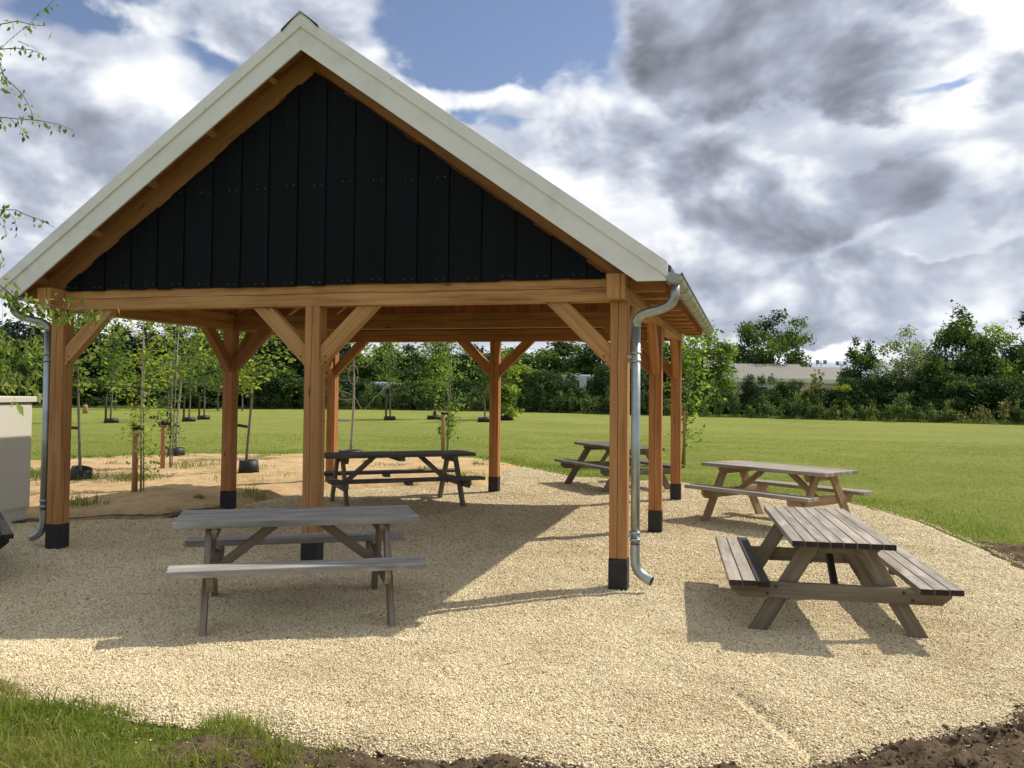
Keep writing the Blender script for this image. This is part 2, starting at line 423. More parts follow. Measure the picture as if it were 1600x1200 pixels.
def ground_mats():
    # gravel
    m, t, b = newmat('gravel')
    oc = t.n('ShaderNodeTexCoord').outputs['Object']
    v = t.n('ShaderNodeTexVoronoi'); t.l(oc, v.inputs['Vector']); v.inputs['Scale'].default_value = 78
    hs = t.n('ShaderNodeSeparateColor'); t.l(v.outputs['Color'], hs.inputs[0])
    c = t.ramp(hs.outputs[0], [(0, (.36, .265, .135)), (.2, (.58, .47, .28)), (.55, (.72, .615, .40)), (.85, (.785, .70, .50)), (1, (.48, .43, .34))])
    big = t.noise(oc, .9, 4, .6)
    c = t.mix(1.0, c, t.ramp(big, [(.3, (.86, .83, .79)), (.65, (1.02, 1.0, .97))]), 'MULTIPLY')
    v2 = t.n('ShaderNodeTexVoronoi'); t.l(oc, v2.inputs['Vector']); v2.inputs['Scale'].default_value = 47
    h = t.math('ADD', t.math('MULTIPLY', v.outputs['Distance'], -1.0), t.math('MULTIPLY', v2.outputs['Distance'], -.9))
    setp(b, t, c, .85, spec=.2, normal=t.bump(h, 1.0, .012))
    # stones
    m, t, b = newmat('pebble')
    rp = t.n('ShaderNodeNewGeometry').outputs['Random Per Island']
    c = t.ramp(rp, [(0, (.26, .185, .10)), (.10, (.47, .37, .22)), (.25, (.62, .52, .335)), (.55, (.745, .645, .425)), (.85, (.82, .735, .53)), (.96, (.86, .80, .645)), (1, (.36, .33, .30))])
    oc = t.n('ShaderNodeTexCoord').outputs['Object']
    c = t.mix(1.0, c, t.ramp(t.noise(oc, .9, 5, .65), [(.32, (.84, .79, .72)), (.5, (.98, .96, .92)), (.66, (1.03, 1.02, 1.0))]), 'MULTIPLY')
    c = t.mix(t.math('MULTIPLY', t.smooth(t.noise(oc, 3.3, 5, .7), .60, .72), .38), c, (.40, .27, .15))
    setp(b, t, c, .9, spec=.08)
    # lawn
    m, t, b = newmat('lawn')
    oc = t.n('ShaderNodeTexCoord').outputs['Object']
    n1 = t.noise(t.mapping(oc, sc=(1, 1, 1)), .16, 5, .6)
    n2 = t.noise(oc, 2.4, 5, .65); n3 = t.noise(oc, 26, 5, .7)
    n4 = t.noise(t.mapping(oc, rot=(0, 0, .27), sc=(.22, 1.0, 1)), .7, 4, .55)
    n5 = t.noise(t.mapping(oc, loc=(5, 9, 0)), .55, 6, .7); n6 = t.noise(t.mapping(oc, sc=(1, 1, 1)), 7.5, 6, .75)
    f = t.math('ADD', t.math('ADD', t.math('MULTIPLY', n1, .30), t.math('MULTIPLY', n2, .26)), t.math('ADD', t.math('MULTIPLY', n6, .30), t.math('MULTIPLY', n4, .16)))
    c = t.ramp(f, [(.36, (.13, .175, .029)), (.46, (.225, .27, .047)), (.54, (.29, .318, .062)), (.66, (.36, .34, .11))])
    c = t.mix(t.math('MULTIPLY', t.smooth(n5, .52, .66), .55), c, (.325, .29, .10))
    c = t.mix(t.math('MULTIPLY', t.smooth(n3, .56, .72), .35), c, (.10, .155, .026))
    setp(b, t, c, .8, spec=.1, normal=t.bump(t.math('ADD', t.math('ADD', n3, n6), t.noise(oc, 90, 3, .7)), 1.0, .05))
    # sand
    m, t, b = newmat('sand')
    oc = t.n('ShaderNodeTexCoord').outputs['Object']
    n1 = t.noise(oc, 1.2, 6, .62); n2 = t.noise(oc, 9, 6, .7); n3 = t.noise(oc, 60, 4, .7)
    c = t.ramp(t.math('ADD', t.math('MULTIPLY', n1, .5), t.math('MULTIPLY', n2, .5)), [(.34, (.30, .195, .09)), (.48, (.53, .365, .185)), (.62, (.63, .46, .26))])
    c = t.mix(t.smooth(n3, .62, .74), c, (.2, .13, .06))
    gm = t.math('MULTIPLY', t.smooth(t.noise(oc, .8, 5, .7), .56, .66), t.smooth(n2, .42, .6))
    c = t.mix(t.math('MULTIPLY', gm, .7), c, (.14, .15, .04))
    setp(b, t, c, .95, spec=.1, normal=t.bump(t.math('ADD', n2, n3), .9, .03))
    # soil
    m, t, b = newmat('soil')
    oc = t.n('ShaderNodeTexCoord').outputs['Object']
    n1 = t.noise(oc, 5, 8, .7); n2 = t.noise(oc, 70, 5, .7)
    c = t.ramp(t.math('ADD', t.math('MULTIPLY', n1, .6), t.math('MULTIPLY', n2, .4)), [(.35, (.07, .048, .029)), (.5, (.16, .112, .068)), (.65, (.26, .19, .122))])
    setp(b, t, c, .95, spec=.12, normal=t.bump(t.math('ADD', n1, n2), 1.0, .03))
ground_mats()

def rocks(x, y, z, size, rg):
    n = len(x)
    base = np.array([(1, 0, 0), (0, 1, 0), (-1, 0, 0), (0, -1, 0), (0, 0, .75), (0, 0, -.75)], float)
    V = base[None] * (1 + .38 * rg.uniform(-1, 1, (n, 6, 1))) + .22 * rg.uniform(-1, 1, (n, 6, 3))
    V[..., 0] *= 1.25
    a = rg.uniform(0, 2 * np.pi, n); tl = rg.normal(0, .45, n)
    ct, st = np.cos(tl), np.sin(tl)
    V = np.stack([V[..., 0] * ct[:, None] - V[..., 2] * st[:, None], V[..., 1], V[..., 0] * st[:, None] + V[..., 2] * ct[:, None]], -1)
    ca, sa = np.cos(a), np.sin(a)
    V = np.stack([V[..., 0] * ca[:, None] - V[..., 1] * sa[:, None], V[..., 0] * sa[:, None] + V[..., 1] * ca[:, None], V[..., 2]], -1)
    V = V * size[:, None, None] + np.stack([x, y, z], 1)[:, None]
    T = np.array([(0, 1, 4), (1, 2, 4), (2, 3, 4), (3, 0, 4), (1, 0, 5), (2, 1, 5), (3, 2, 5), (0, 3, 5)])
    tr = (T[None] + 6 * np.arange(n)[:, None, None]).reshape(-1, 3)
    return V.reshape(-1, 3), tr

def build_ground():
    s = 1500.0
    me = np_mesh('field', [(-s, -s, -.045), (s, -s, -.045), (s, s, -.045), (-s, s, -.045)], [(0, 1, 2, 3)], mat='lawn')
    tag(link_mesh('field', me), 'mown green lawn stretching from the pavilion to the hedge', 'lawn', kind='structure')
    tag(sheet('gravel', GRAVEL, .05, gravel_z, 'gravel', .07, 1, (-5, -4.4, 11, 13)), 'pale cream gravel bed under the pavilion and tables', 'gravel', kind='structure')
    tag(sheet('sand', SAND, .06, sand_z, 'sand', .12, 2, (-12, -2, 4, 15)), 'bare tan sand with sparse weeds behind the pavilion', 'sand', kind='structure')
    a = sheet('soil', SOIL_FRONT, .018, soil_z, 'soil', .12, 3, (4.2, -5.0, 10.3, 0))
    tag(a, 'dark brown loose soil along the near edge of the gravel', 'soil', kind='structure')
    lip = [(-2.1, 1.02), (-1.2, 1.52), (-.9, 1.96), (-.35, 2.06), (-.02, 3.0), (.02, 3.4), (-.12, 3.4), (-.2, 3.05), (-.42, 2.24), (-.95, 2.16), (-1.3, 1.72), (-2.2, 1.22)]  # outline of a thin dark brown strip along the gravel and sand edge
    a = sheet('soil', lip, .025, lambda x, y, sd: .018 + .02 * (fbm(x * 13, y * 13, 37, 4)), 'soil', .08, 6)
    tag(a, 'thin dark strip where the gravel meets the sand by the left post', 'soil', kind='structure')
    a = sheet('soil', SOIL_RIGHT, .03, lambda x, y, sd: soil_z(x, y, sd) - .02, 'soil', .28, 4)
    tag(a, 'strip of bare dark soil between the gravel and lawn on the right', 'soil', kind='structure')

    # loose stones: real pebbles on the gravel, densest near the camera
    rg = np.random.default_rng(5)
    N = 3800000
    x = rg.uniform(-4.5, 10.2, N); y = rg.uniform(-4.3, 12, N)
    v = np.stack([x, y, np.zeros(N)], 1) - CAM
    dep = v @ CF; px = 800 + PX + F * (v @ CR) / dep; py = 600 + PY - F * (v @ CU) / dep
    sd = poly_sd(x, y, GRAVEL) + .14 * (fbm(x * 3, y * 3, 51, 4) - .5)
    ss = poly_sd(x, y, SAND)
    size = .0048 * np.exp(.28 * rg.standard_normal(N)) * np.clip(dep / 6, 1, 2.2) ** .5
    keep = (px > -60) & (px < 1660) & (py < 1240) & (dep > 1)
    edge = np.clip((sd + .10 * rg.random(N)) / .10, 0, 1) * (sd > -.16)
    edge = np.maximum(edge, .014 * (sd > -.35) * (sd < 0))
    pr = edge * np.clip((6.5 / dep) ** 1.8, 0, 1) * (ss < 0.05)
    keep &= rg.random(N) < pr
    x, y, size, sd, dep = x[keep], y[keep], size[keep], sd[keep], dep[keep]
    n = len(x)
    z = np.maximum(gravel_z(x, y, np.maximum(sd, 0)), np.where(sd < 0, -.01, -1)) + size * .25
    V, tr = rocks(x, y, z, size, rg)
    o = link_mesh('loose_gravel', np_mesh('loose_gravel', V, tris=tr, mat='pebble', smooth=False))
    tag(o, 'loose cream and tan pebbles lying over the gravel bed', 'gravel', kind='stuff')
    N = 60000
    x = rg.uniform(4.2, 10.2, N); y = rg.uniform(-4.8, 0, N)
    sd = poly_sd(x, y, SOIL_FRONT) + .24 * (fbm(x * 3, y * 3, 53, 4) - .5)
    k = (rg.random(N) < np.clip((sd + .05) / .12, 0, 1)) & (rg.random(N) < .35 + .65 * (fbm(x * 4, y * 4, 55, 3) > .5)); x, y, sd = x[k], y[k], sd[k]
    size = .0045 * np.exp(.65 * rg.standard_normal(len(x))); z = soil_z(x, y, np.maximum(sd, .05)) + size * .2
    V, tr = rocks(x, y, z, size, rg)
    tag(link_mesh('soil_clods', np_mesh('soil_clods', V, tris=tr, mat='soil')), 'crumbs and clods of dark earth along the near edge', 'soil', kind='stuff')

def blades(name, x, y, z, h, w, mat, seed, lean=.45, fmat=None):
    rg = np.random.default_rng(seed); n = len(x)
    a = rg.uniform(0, 2 * np.pi, n); d = rg.uniform(0, 2 * np.pi, n)
    k = np.abs(rg.normal(0, lean, n)) * h
    dx, dy = np.cos(d), np.sin(d); wx, wy = np.cos(a) * w / 2, np.sin(a) * w / 2
    P = np.stack([x, y, z], 1)
    W = np.stack([wx, wy, 0 * wx], 1)
    m1 = P + np.stack([dx * k * .3, dy * k * .3, h * .55], 1)
    tip = P + np.stack([dx * k, dy * k, h * np.clip(1 - .35 * (k / h) ** 2, .3, 1)], 1)
    V = np.stack([P - W, P + W, m1 + W * .75, m1 - W * .75, tip], 1)
    i = 5 * np.arange(n)[:, None]
    q = i + np.array([[0, 1, 2, 3]]); t = i + np.array([[3, 2, 4]])
    fm = None if fmat is None else np.concatenate([fmat, fmat])
    return link_mesh(name, np_mesh(name, V.reshape(-1, 3), q, t, mat, fmat=fm))

def build_grass():
    rg = np.random.default_rng(11)
    # front left verge
    N = 135000
    x = rg.uniform(-.2, 5.3, N); y = rg.uniform(-5.4, -3.4, N)
    v = np.stack([x, y, 0 * x], 1) - CAM; dep = v @ CF; px = 800 + PX + F * (v @ CR) / dep; py = 600 + PY - F * (v @ CU) / dep
    sd = poly_sd(x, y, GRASS_FRONT) + .42 * (fbm(x * 4.5, y * 4.5, 71, 3) - .5)
    bare = np.exp(-(((x - 4.42) / .3) ** 2 + ((y + 4.13) / .2) ** 2))
    dens = np.clip(sd / .08, 0, 1) * (1 - .93 * np.clip(bare * 1.6, 0, 1)) * (.45 + .55 * (fbm(x * 6, y * 6, 81, 3) > .44))
    k = (rg.random(N) < dens) & (px > -560) & (px < 760) & (py < 1330)
    x, y, sd = x[k], y[k], sd[k]; n = len(x)
    tall = fbm(x * 2.2, y * 2.2, 91, 3)
    h = (.028 + .085 * tall ** 1.5) * np.exp(.3 * rg.standard_normal(n)) * (.7 + .5 * np.clip(sd / .3, 0, 1))
    # tussocks on the edge
    for cx, cy, s in ((4.62, -3.82, .16), (4.95, -4.08, .12), (3.2, -3.78, .3), (4.75, -4.25, .1)):
        h *= 1 + 1.0 * np.exp(-((x - cx) ** 2 + (y - cy) ** 2) / s ** 2)
    yel = fbm(x * 1.7, y * 1.7, 95, 3)
    fm = np.where(rg.random(n) < .10 + .35 * (yel > .56), 1, np.where(rg.random(n) < np.clip((yel - .3) * 2.2, .1, .85), 2, 0))
    o = blades('grass', x, y, np.full(n, -.045), h, .0055 * np.exp(.3 * rg.standard_normal(n)), ['grass_blade', 'grass_dry', 'lawn_blade'], 12, 1.0, fm)
    tag(o, 'rough long grass in the near left corner beside the gravel', 'grass', kind='stuff')
    # sparse tufts on soil
    xs, ys, hs = [], [], []
    for i in range(70):
        cx, cy = rg.uniform(4.4, 5.6), rg.uniform(-4.7, -3.9)
        if rg.random() > np.exp(-((cx - 4.6) / .5) ** 2) + .1: continue
        m = rg.integers(10, 30); xs += list(cx + rg.normal(0, .03, m)); ys += list(cy + rg.normal(0, .03, m)); hs += list(rg.uniform(.03, .11, m))
    xs, ys, hs = map(np.array, (xs, ys, hs))
    o = blades('grass_tufts', xs, ys, np.full(len(xs), -.03), hs, np.full(len(xs), .0045), ['grass_blade', 'grass_dry'], 13, .7, (rg.random(len(xs)) < .4).astype(int))
    tag(o, 'thin grass tufts sprouting from the dark soil', 'grass', kind='stuff')
    # lawn edge and near lawn
    N = 330000
    x = rg.uniform(-9, 16, N); y = rg.uniform(.5, 20, N)
    v = np.stack([x, y, 0 * x], 1) - CAM; dep = v @ CF; px = 800 + PX + F * (v @ CR) / dep
    sg = poly_sd(x, y, GRAVEL) + .14 * (fbm(x * 3, y * 3, 51, 4) - .5); ss = poly_sd(x, y, SAND) + .5 * (fbm(x * 1.5, y * 1.5, 52, 4) - .5)
    so = poly_sd(x, y, SOIL_RIGHT) - .16 + 1.1 * (fbm(x * 2.5, y * 2.5, 54, 4) - .5)
    out = np.maximum(np.maximum(sg, ss), so)
    e = np.clip((-out - .1 + 1.6 * (fbm(x * .8, y * .8, 57, 3) - .5)) / 1.7, 0, 1)
    dens = (out < .0) * (1 - e) ** 1.3 * np.clip((13 / dep) ** 1.2, 0, 1)
    k = (rg.random(N) < dens) & (px > -40) & (px < 1640)
    x, y, e, dep = x[k], y[k], e[k], dep[k]; n = len(x)
    h = (.036 * (1 - e) * fbm(x * 2, y * 2, 61, 3) * 1.7 + .016) * np.exp(.35 * rg.standard_normal(n))
    o = blades('lawn_grass', x, y, np.full(n, -.045), h, .005 * np.clip(dep / 8, 1, 2.5), ['lawn_blade', 'grass_blade', 'grass_dry'], 14, .6,
               np.where(rg.random(n) < .1, 2, np.where(rg.random(n) < .85 * (1 - e), 1, 0)))
    tag(o, 'short green grass blades of the lawn around the gravel and sand', 'grass', kind='stuff')
    N = 260000
    d_ = 9 + 26 * rg.random(N) ** 1.5; a_ = rg.uniform(-.95, .36, N); x = CAM[0] + d_ * np.sin(a_ + .0); y = CAM[1] + d_ * np.cos(a_)
    o_ = np.maximum(poly_sd(x, y, GRAVEL), poly_sd(x, y, SAND))
    k = (o_ < -.25) & (fbm(x * .9, y * .9, 58, 4) + .25 * rg.random(N) > .52) & (y > 1); x, y, d_ = x[k], y[k], d_[k]; n = len(x)
    o = blades('lawn_tufts', x, y, np.full(n, -.047), (.012 + .022 * rg.random(n)), .006 * np.clip(d_ / 8, 1, 3), ['lawn_blade'], 16, .9)
    tag(o, 'low clumps of mown grass scattered over the lawn', 'grass', kind='stuff')
    # weeds on the sand
    xs, ys, hs = [], [], []
    for i in range(1500):
        cx, cy = rg.uniform(-10, 2.2), rg.uniform(1, 14)
        s_ = poly_sd(np.array([cx]), np.array([cy]), SAND)[0]
        if s_ < .1: continue
        pn = fbm(np.array([cx * .7]), np.array([cy * .7]), 63, 3)[0]
        if rg.random() > (.02 + .8 * max(0, pn - .52) + .22 * (cy > 7.5) * (s_ < 1.2)): continue
        m = rg.integers(14, 60); r_ = rg.uniform(.04, .2)
        xs += list(cx + rg.normal(0, r_, m)); ys += list(cy + rg.normal(0, r_, m)); hs += list(rg.uniform(.03, .13, m))
    for cx, cy, m, r_ in ((-3.35, 5.55, 260, .16), (-5.55, 5.6, 300, .2), (-5.3, 5.0, 200, .2), (-1.9, 2.6, 120, .15), (-4.2, 8.4, 200, .3), (-.35, 4.4, 80, .12), (-4.2, 5.4, 130, .25)):
        xs += list(cx + rg.normal(0, r_, m)); ys += list(cy + rg.normal(0, r_, m)); hs += list(rg.uniform(.06, .2, m))
    xs, ys, hs = map(np.array, (xs, ys, hs))
    z = sand_z(xs, ys, poly_sd(xs, ys, SAND)) - .01
    o = blades('weeds', xs, ys, z, hs, np.full(len(xs), .012), ['grass_blade', 'grass_dry'], 15, .8, (rg.random(len(xs)) < .3).astype(int))
    tag(o, 'scattered green weeds growing on the bare sand', 'weeds', kind='stuff')
build_ground()
build_grass()

# ------------------------------------------------------------------ sky and sun
SUN = np.array([.69, .63, 1.0]); SUN /= np.linalg.norm(SUN)
SUN_AZ = math.atan2(SUN[0], SUN[1]); SUN_EL = math.asin(SUN[2])
def azel(x, y):
    v = ray(x, y); v = v / np.linalg.norm(v)
    return math.atan2(v[0], v[1]), math.asin(v[2])
def build_sky():
    w = bpy.data.worlds.new('World'); scene.world = w; w.use_nodes = True
    t = NT(w.node_tree); w.node_tree.nodes.clear()
    d = t.n('ShaderNodeTexCoord').outputs['Generated']
    d = t.vmath('NORMALIZE', d)
    sky = t.n('ShaderNodeTexSky', sky_type='NISHITA'); sky.sun_disc = False
    sky.sun_elevation = SUN_EL; sky.sun_rotation = SUN_AZ; sky.altitude = 0; sky.air_density = 1.0; sky.dust_density = .6; sky.ozone_density = 1.6
    s = t.n('ShaderNodeSeparateXYZ'); t.l(d, s.inputs[0])
    # cloud space: direction with height stretched, so clouds flatten towards the horizon
    stretch = t.mapping(d, sc=(1, 1, 1.7))
    az = t.math('ARCTAN2', s.outputs[0], s.outputs[1]); el = t.math('ARCSINE', s.outputs[2])
    cmb = t.n('ShaderNodeCombineXYZ'); t.l(az, cmb.inputs[0]); t.l(el, cmb.inputs[1])
    wc = t.vmath('SUBTRACT', t.noise(stretch, 3.0, 2, .5, color=True), (.5, .5, .5))
    p = t.vmath('ADD', stretch, t.vmath('SCALE', wc, sc=.16))
    p2 = t.vmath('ADD', t.mapping(cmb.outputs[0], sc=(1, 1.5, 1)), t.vmath('SCALE', wc, sc=.16))
    def puffs(vec, scale, det):
        v = t.n('ShaderNodeTexVoronoi', feature='SMOOTH_F1', voronoi_dimensions='2D'); t.l(vec, v.inputs['Vector'])
        v.inputs['Scale'].default_value = scale; v.inputs['Detail'].default_value = det; v.inputs['Roughness'].default_value = .52
        v.inputs['Lacunarity'].default_value = 2.2; v.inputs['Smoothness'].default_value = .55; v.normalize = True
        return t.math('SUBTRACT', 1.0, t.math('MULTIPLY', v.outputs['Distance'], 1.55))
    def height(v3, v2):
        return t.math('ADD', t.math('MULTIPLY', t.noise(v3, 4.2, 5, .5), .6), t.math('MULTIPLY', puffs(v2, 7.5, 3), .40))
    so = np.array((SUN[0], SUN[1], SUN[2] * 1.7))
    n1 = height(p, p2); n1s = height(t.vmath('ADD', p, tuple(so * .045)), t.vmath('ADD', p2, (.028, .040, 0)))
    n2 = t.noise(t.vmath('ADD', p, (4.1, 2.2, 7.7)), 12, 5, .55)
    # wobbled azimuth / elevation, for the big cloud masses seen in the photograph
    wob = t.vmath('SCALE', t.vmath('SUBTRACT', t.noise(stretch, 7.0, 4, .5, color=True), (.5, .5, .5)), sc=.085)
    q = t.vmath('ADD', cmb.outputs[0], wob)
    qf = t.vmath('ADD', cmb.outputs[0], t.vmath('SCALE', t.vmath('SUBTRACT', t.noise(stretch, 7.0, 5, .55, color=True), (.5, .5, .5)), sc=.11))
    def blobs(lst, base, vec):
        acc = None
        for (x, y, rx, ry, rot, wt) in lst:
            a, e = azel(x, y); k = 1 / (math.cos(e) * F)
            m = t.mapping(vec, loc=(a, e, 0), rot=(0, 0, R(rot)), sc=(rx * k * 1.35, ry / F * 1.35, 1), typ='TEXTURE')
            g = t.n('ShaderNodeTexGradient', gradient_type='SPHERICAL'); t.l(m, g.inputs[0])
            sm = t.smooth(g.outputs[1], 0, .85)
            acc = t.math('MULTIPLY_ADD', sm, wt, acc if acc is not None else base)
        return acc
    fine = t.math('SUBTRACT', t.noise(t.vmath('ADD', p, (1.7, 5.1, 3.3)), 17, 6, .58), .5)
    hgt = t.math('SUBTRACT', n1, .5)
    puff = t.math('SUBTRACT', n1s, n1)
    K = SKYK
    # the high veil that covers most of the sky, open where the blue shows
    dens = blobs([(775, 20, 180, 125, 0, -1.35), (840, 85, 140, 62, 0, -.85), (700, 110, 70, 55, -25, -.7), (705, 190, 90, 15, 0, -.8), (985, 85, 60, 22, 0, -.5), (110, 12, 110, 34, 0, -.75), (325, 88, 55, 40, 0, -.55),
                  (215, 20, 60, 40, 0, -.35), (1500, 120, 75, 9, 5, -.55), (1340, 92, 40, 16, 0, -.35), (1130, 520, 60, 40, 0, -.25), (870, 250, 40, 30, 0, -.25), (830, 205, 60, 14, 0, -.5),
                  (780, 148, 120, 20, 4, .55), (870, 105, 60, 18, -20, .22), (540, 60, 90, 80, 0, .3), (-250, 150, 120, 160, 0, -1.0), (2000, 80, 160, 160, 0, -.8)], .80, q)
    dens = t.math('ADD', dens, t.math('ADD', t.math('MULTIPLY', hgt, 1.3), t.math('MULTIPLY', fine, .5)))
    alpha = t.smooth(dens, .22, .78)
    veil = blobs([(1510, 150, 150, 40, 3, -.5), (1560, 30, 120, 60, 0, -.5), (1260, 545, 170, 20, 0, -.6), (200, 150, 90, 70, 0, -.45), (750, 152, 140, 28, 4, -.5), (140, 490, 160, 30, 0, -.45), (1010, 340, 90, 50, 0, -.25),
                  (640, 560, 400, 25, 0, -.3), (80, 100, 150, 110, 0, .1), (1300, 250, 260, 50, 0, .05), (1130, 530, 60, 30, 0, -.25)], .42, qf)
    veil = t.math('ADD', veil, t.math('ADD', t.math('MULTIPLY', hgt, .55), t.math('ADD', t.math('MULTIPLY', puff, .9), t.math('MULTIPLY', fine, .25))))
    STOPS = [(0, (1.06 * K, 1.07 * K, 1.08 * K)), (.17, (.80 * K, .84 * K, .90 * K)), (.36, (.53 * K, .575 * K, .685 * K)), (.56, (.365 * K, .40 * K, .49 * K)), (.78, (.25 * K, .272 * K, .325 * K)), (1, (.165 * K, .18 * K, .215 * K))]
    ccv = t.ramp(t.math('MULTIPLY', veil, .72), STOPS)
    skyb = t.mix(1.0, sky.outputs[0], (1.12, 1.04, 1.08), 'MULTIPLY')
    haze = t.smooth(el, .30, .0)
    col = t.mix(t.math('MULTIPLY', haze, .35), skyb, (6.5, 7.2, 8.0))
    col = t.mix(alpha, col, t.vmath('SCALE', ccv, sc=1 / (.1 * K)))
    # nearer heaps of cumulus: crisp bright rims, grey bellies
    def heap(lst, base, amp, off, dark, soft):
        d_ = blobs(lst, base, qf)
        d_ = t.math('ADD', d_, t.math('ADD', t.math('MULTIPLY', hgt, amp), t.math('MULTIPLY', fine, .55)))
        a_ = t.smooth(d_, -.04, soft)
        g_ = t.math('ADD', t.math('MULTIPLY', t.smooth(d_, -.05, .60), dark), t.math('ADD', t.math('MULTIPLY', puff, 2.0), t.math('MULTIPLY', fine, .26)))
        g_ = t.math('ADD', g_, off)
        return a_, t.vmath('SCALE', t.ramp(g_, STOPS), sc=1 / (.1 * K))
    for lst, off, dark, soft in (
        ([(930, 235, 110, 110, 0, .75), (1080, 420, 150, 55, 0, .62), (1430, 455, 330, 75, 0, .85), (1300, 500, 260, 36, 0, .5), (1250, 545, 170, 16, 0, -.6), (120, 320, 190, 100, 0, .72), (40, 150, 110, 90, 0, .55), (285, 225, 120, 50, 0, .5), (1590, 310, 60, 90, 0, .7), (1500, 395, 110, 16, 8, -.4)], .11, .27, .34),
        ([(1150, 305, 190, 85, -6, .85), (1330, 325, 190, 62, 22, .85), (1010, 335, 70, 40, 0, -.4), (1480, 45, 70, 38, 0, .6), (1590, 110, 50, 50, 0, .55), (500, 60, 130, 90, 0, .5), (330, 45, 90, 45, 0, .45)], .13, .36, .30),
        ([(1200, 45, 235, 120, 0, .95), (1090, 145, 100, 65, 0, .6), (940, 60, 70, 60, 0, -.4), (1330, 150, 120, 36, 0, .35)], .17, .46, .34)):
        a_, c_ = heap(lst, -.12, 1.25, off, dark, soft)
        col = t.mix(a_, col, c_)
    bg = t.n('ShaderNodeBackground'); t.l(col, bg.inputs[0]); bg.inputs[1].default_value = .1
    out = t.n('ShaderNodeOutputWorld'); t.l(bg.outputs[0], out.inputs[0])
    w.cycles.sampling_method = 'MANUAL'; w.cycles.sample_map_resolution = 512
    ld = bpy.data.lights.new('sun', 'SUN'); ld.energy = 5.0; ld.angle = R(.55); ld.color = (1, .935, .82)
    lo = bpy.data.objects.new('sun', ld); COL.objects.link(lo)
    from mathutils import Vector
    lo.rotation_euler = Vector(SUN).to_track_quat('Z', 'Y').to_euler()
    lo.location = (20, 20, 30)
SKYK = .9
build_sky()
scene.view_settings.view_transform = 'Standard'; scene.view_settings.look = 'None'
scene.view_settings.exposure = 0.05; scene.view_settings.gamma = 1.0

# ------------------------------------------------------------------ pavilion
W, L, PS, HB = 6.0, 6.46, .157, 2.532
X0, SL = W / 2, .7152
PH, TH, PW = .2225, .20, .165
YF, YB = -.405, L + .405          # barge planes
EX = .442
def ztop(x): return 5.29 - SL * abs(x - X0)
CS = math.cos(math.atan(SL))

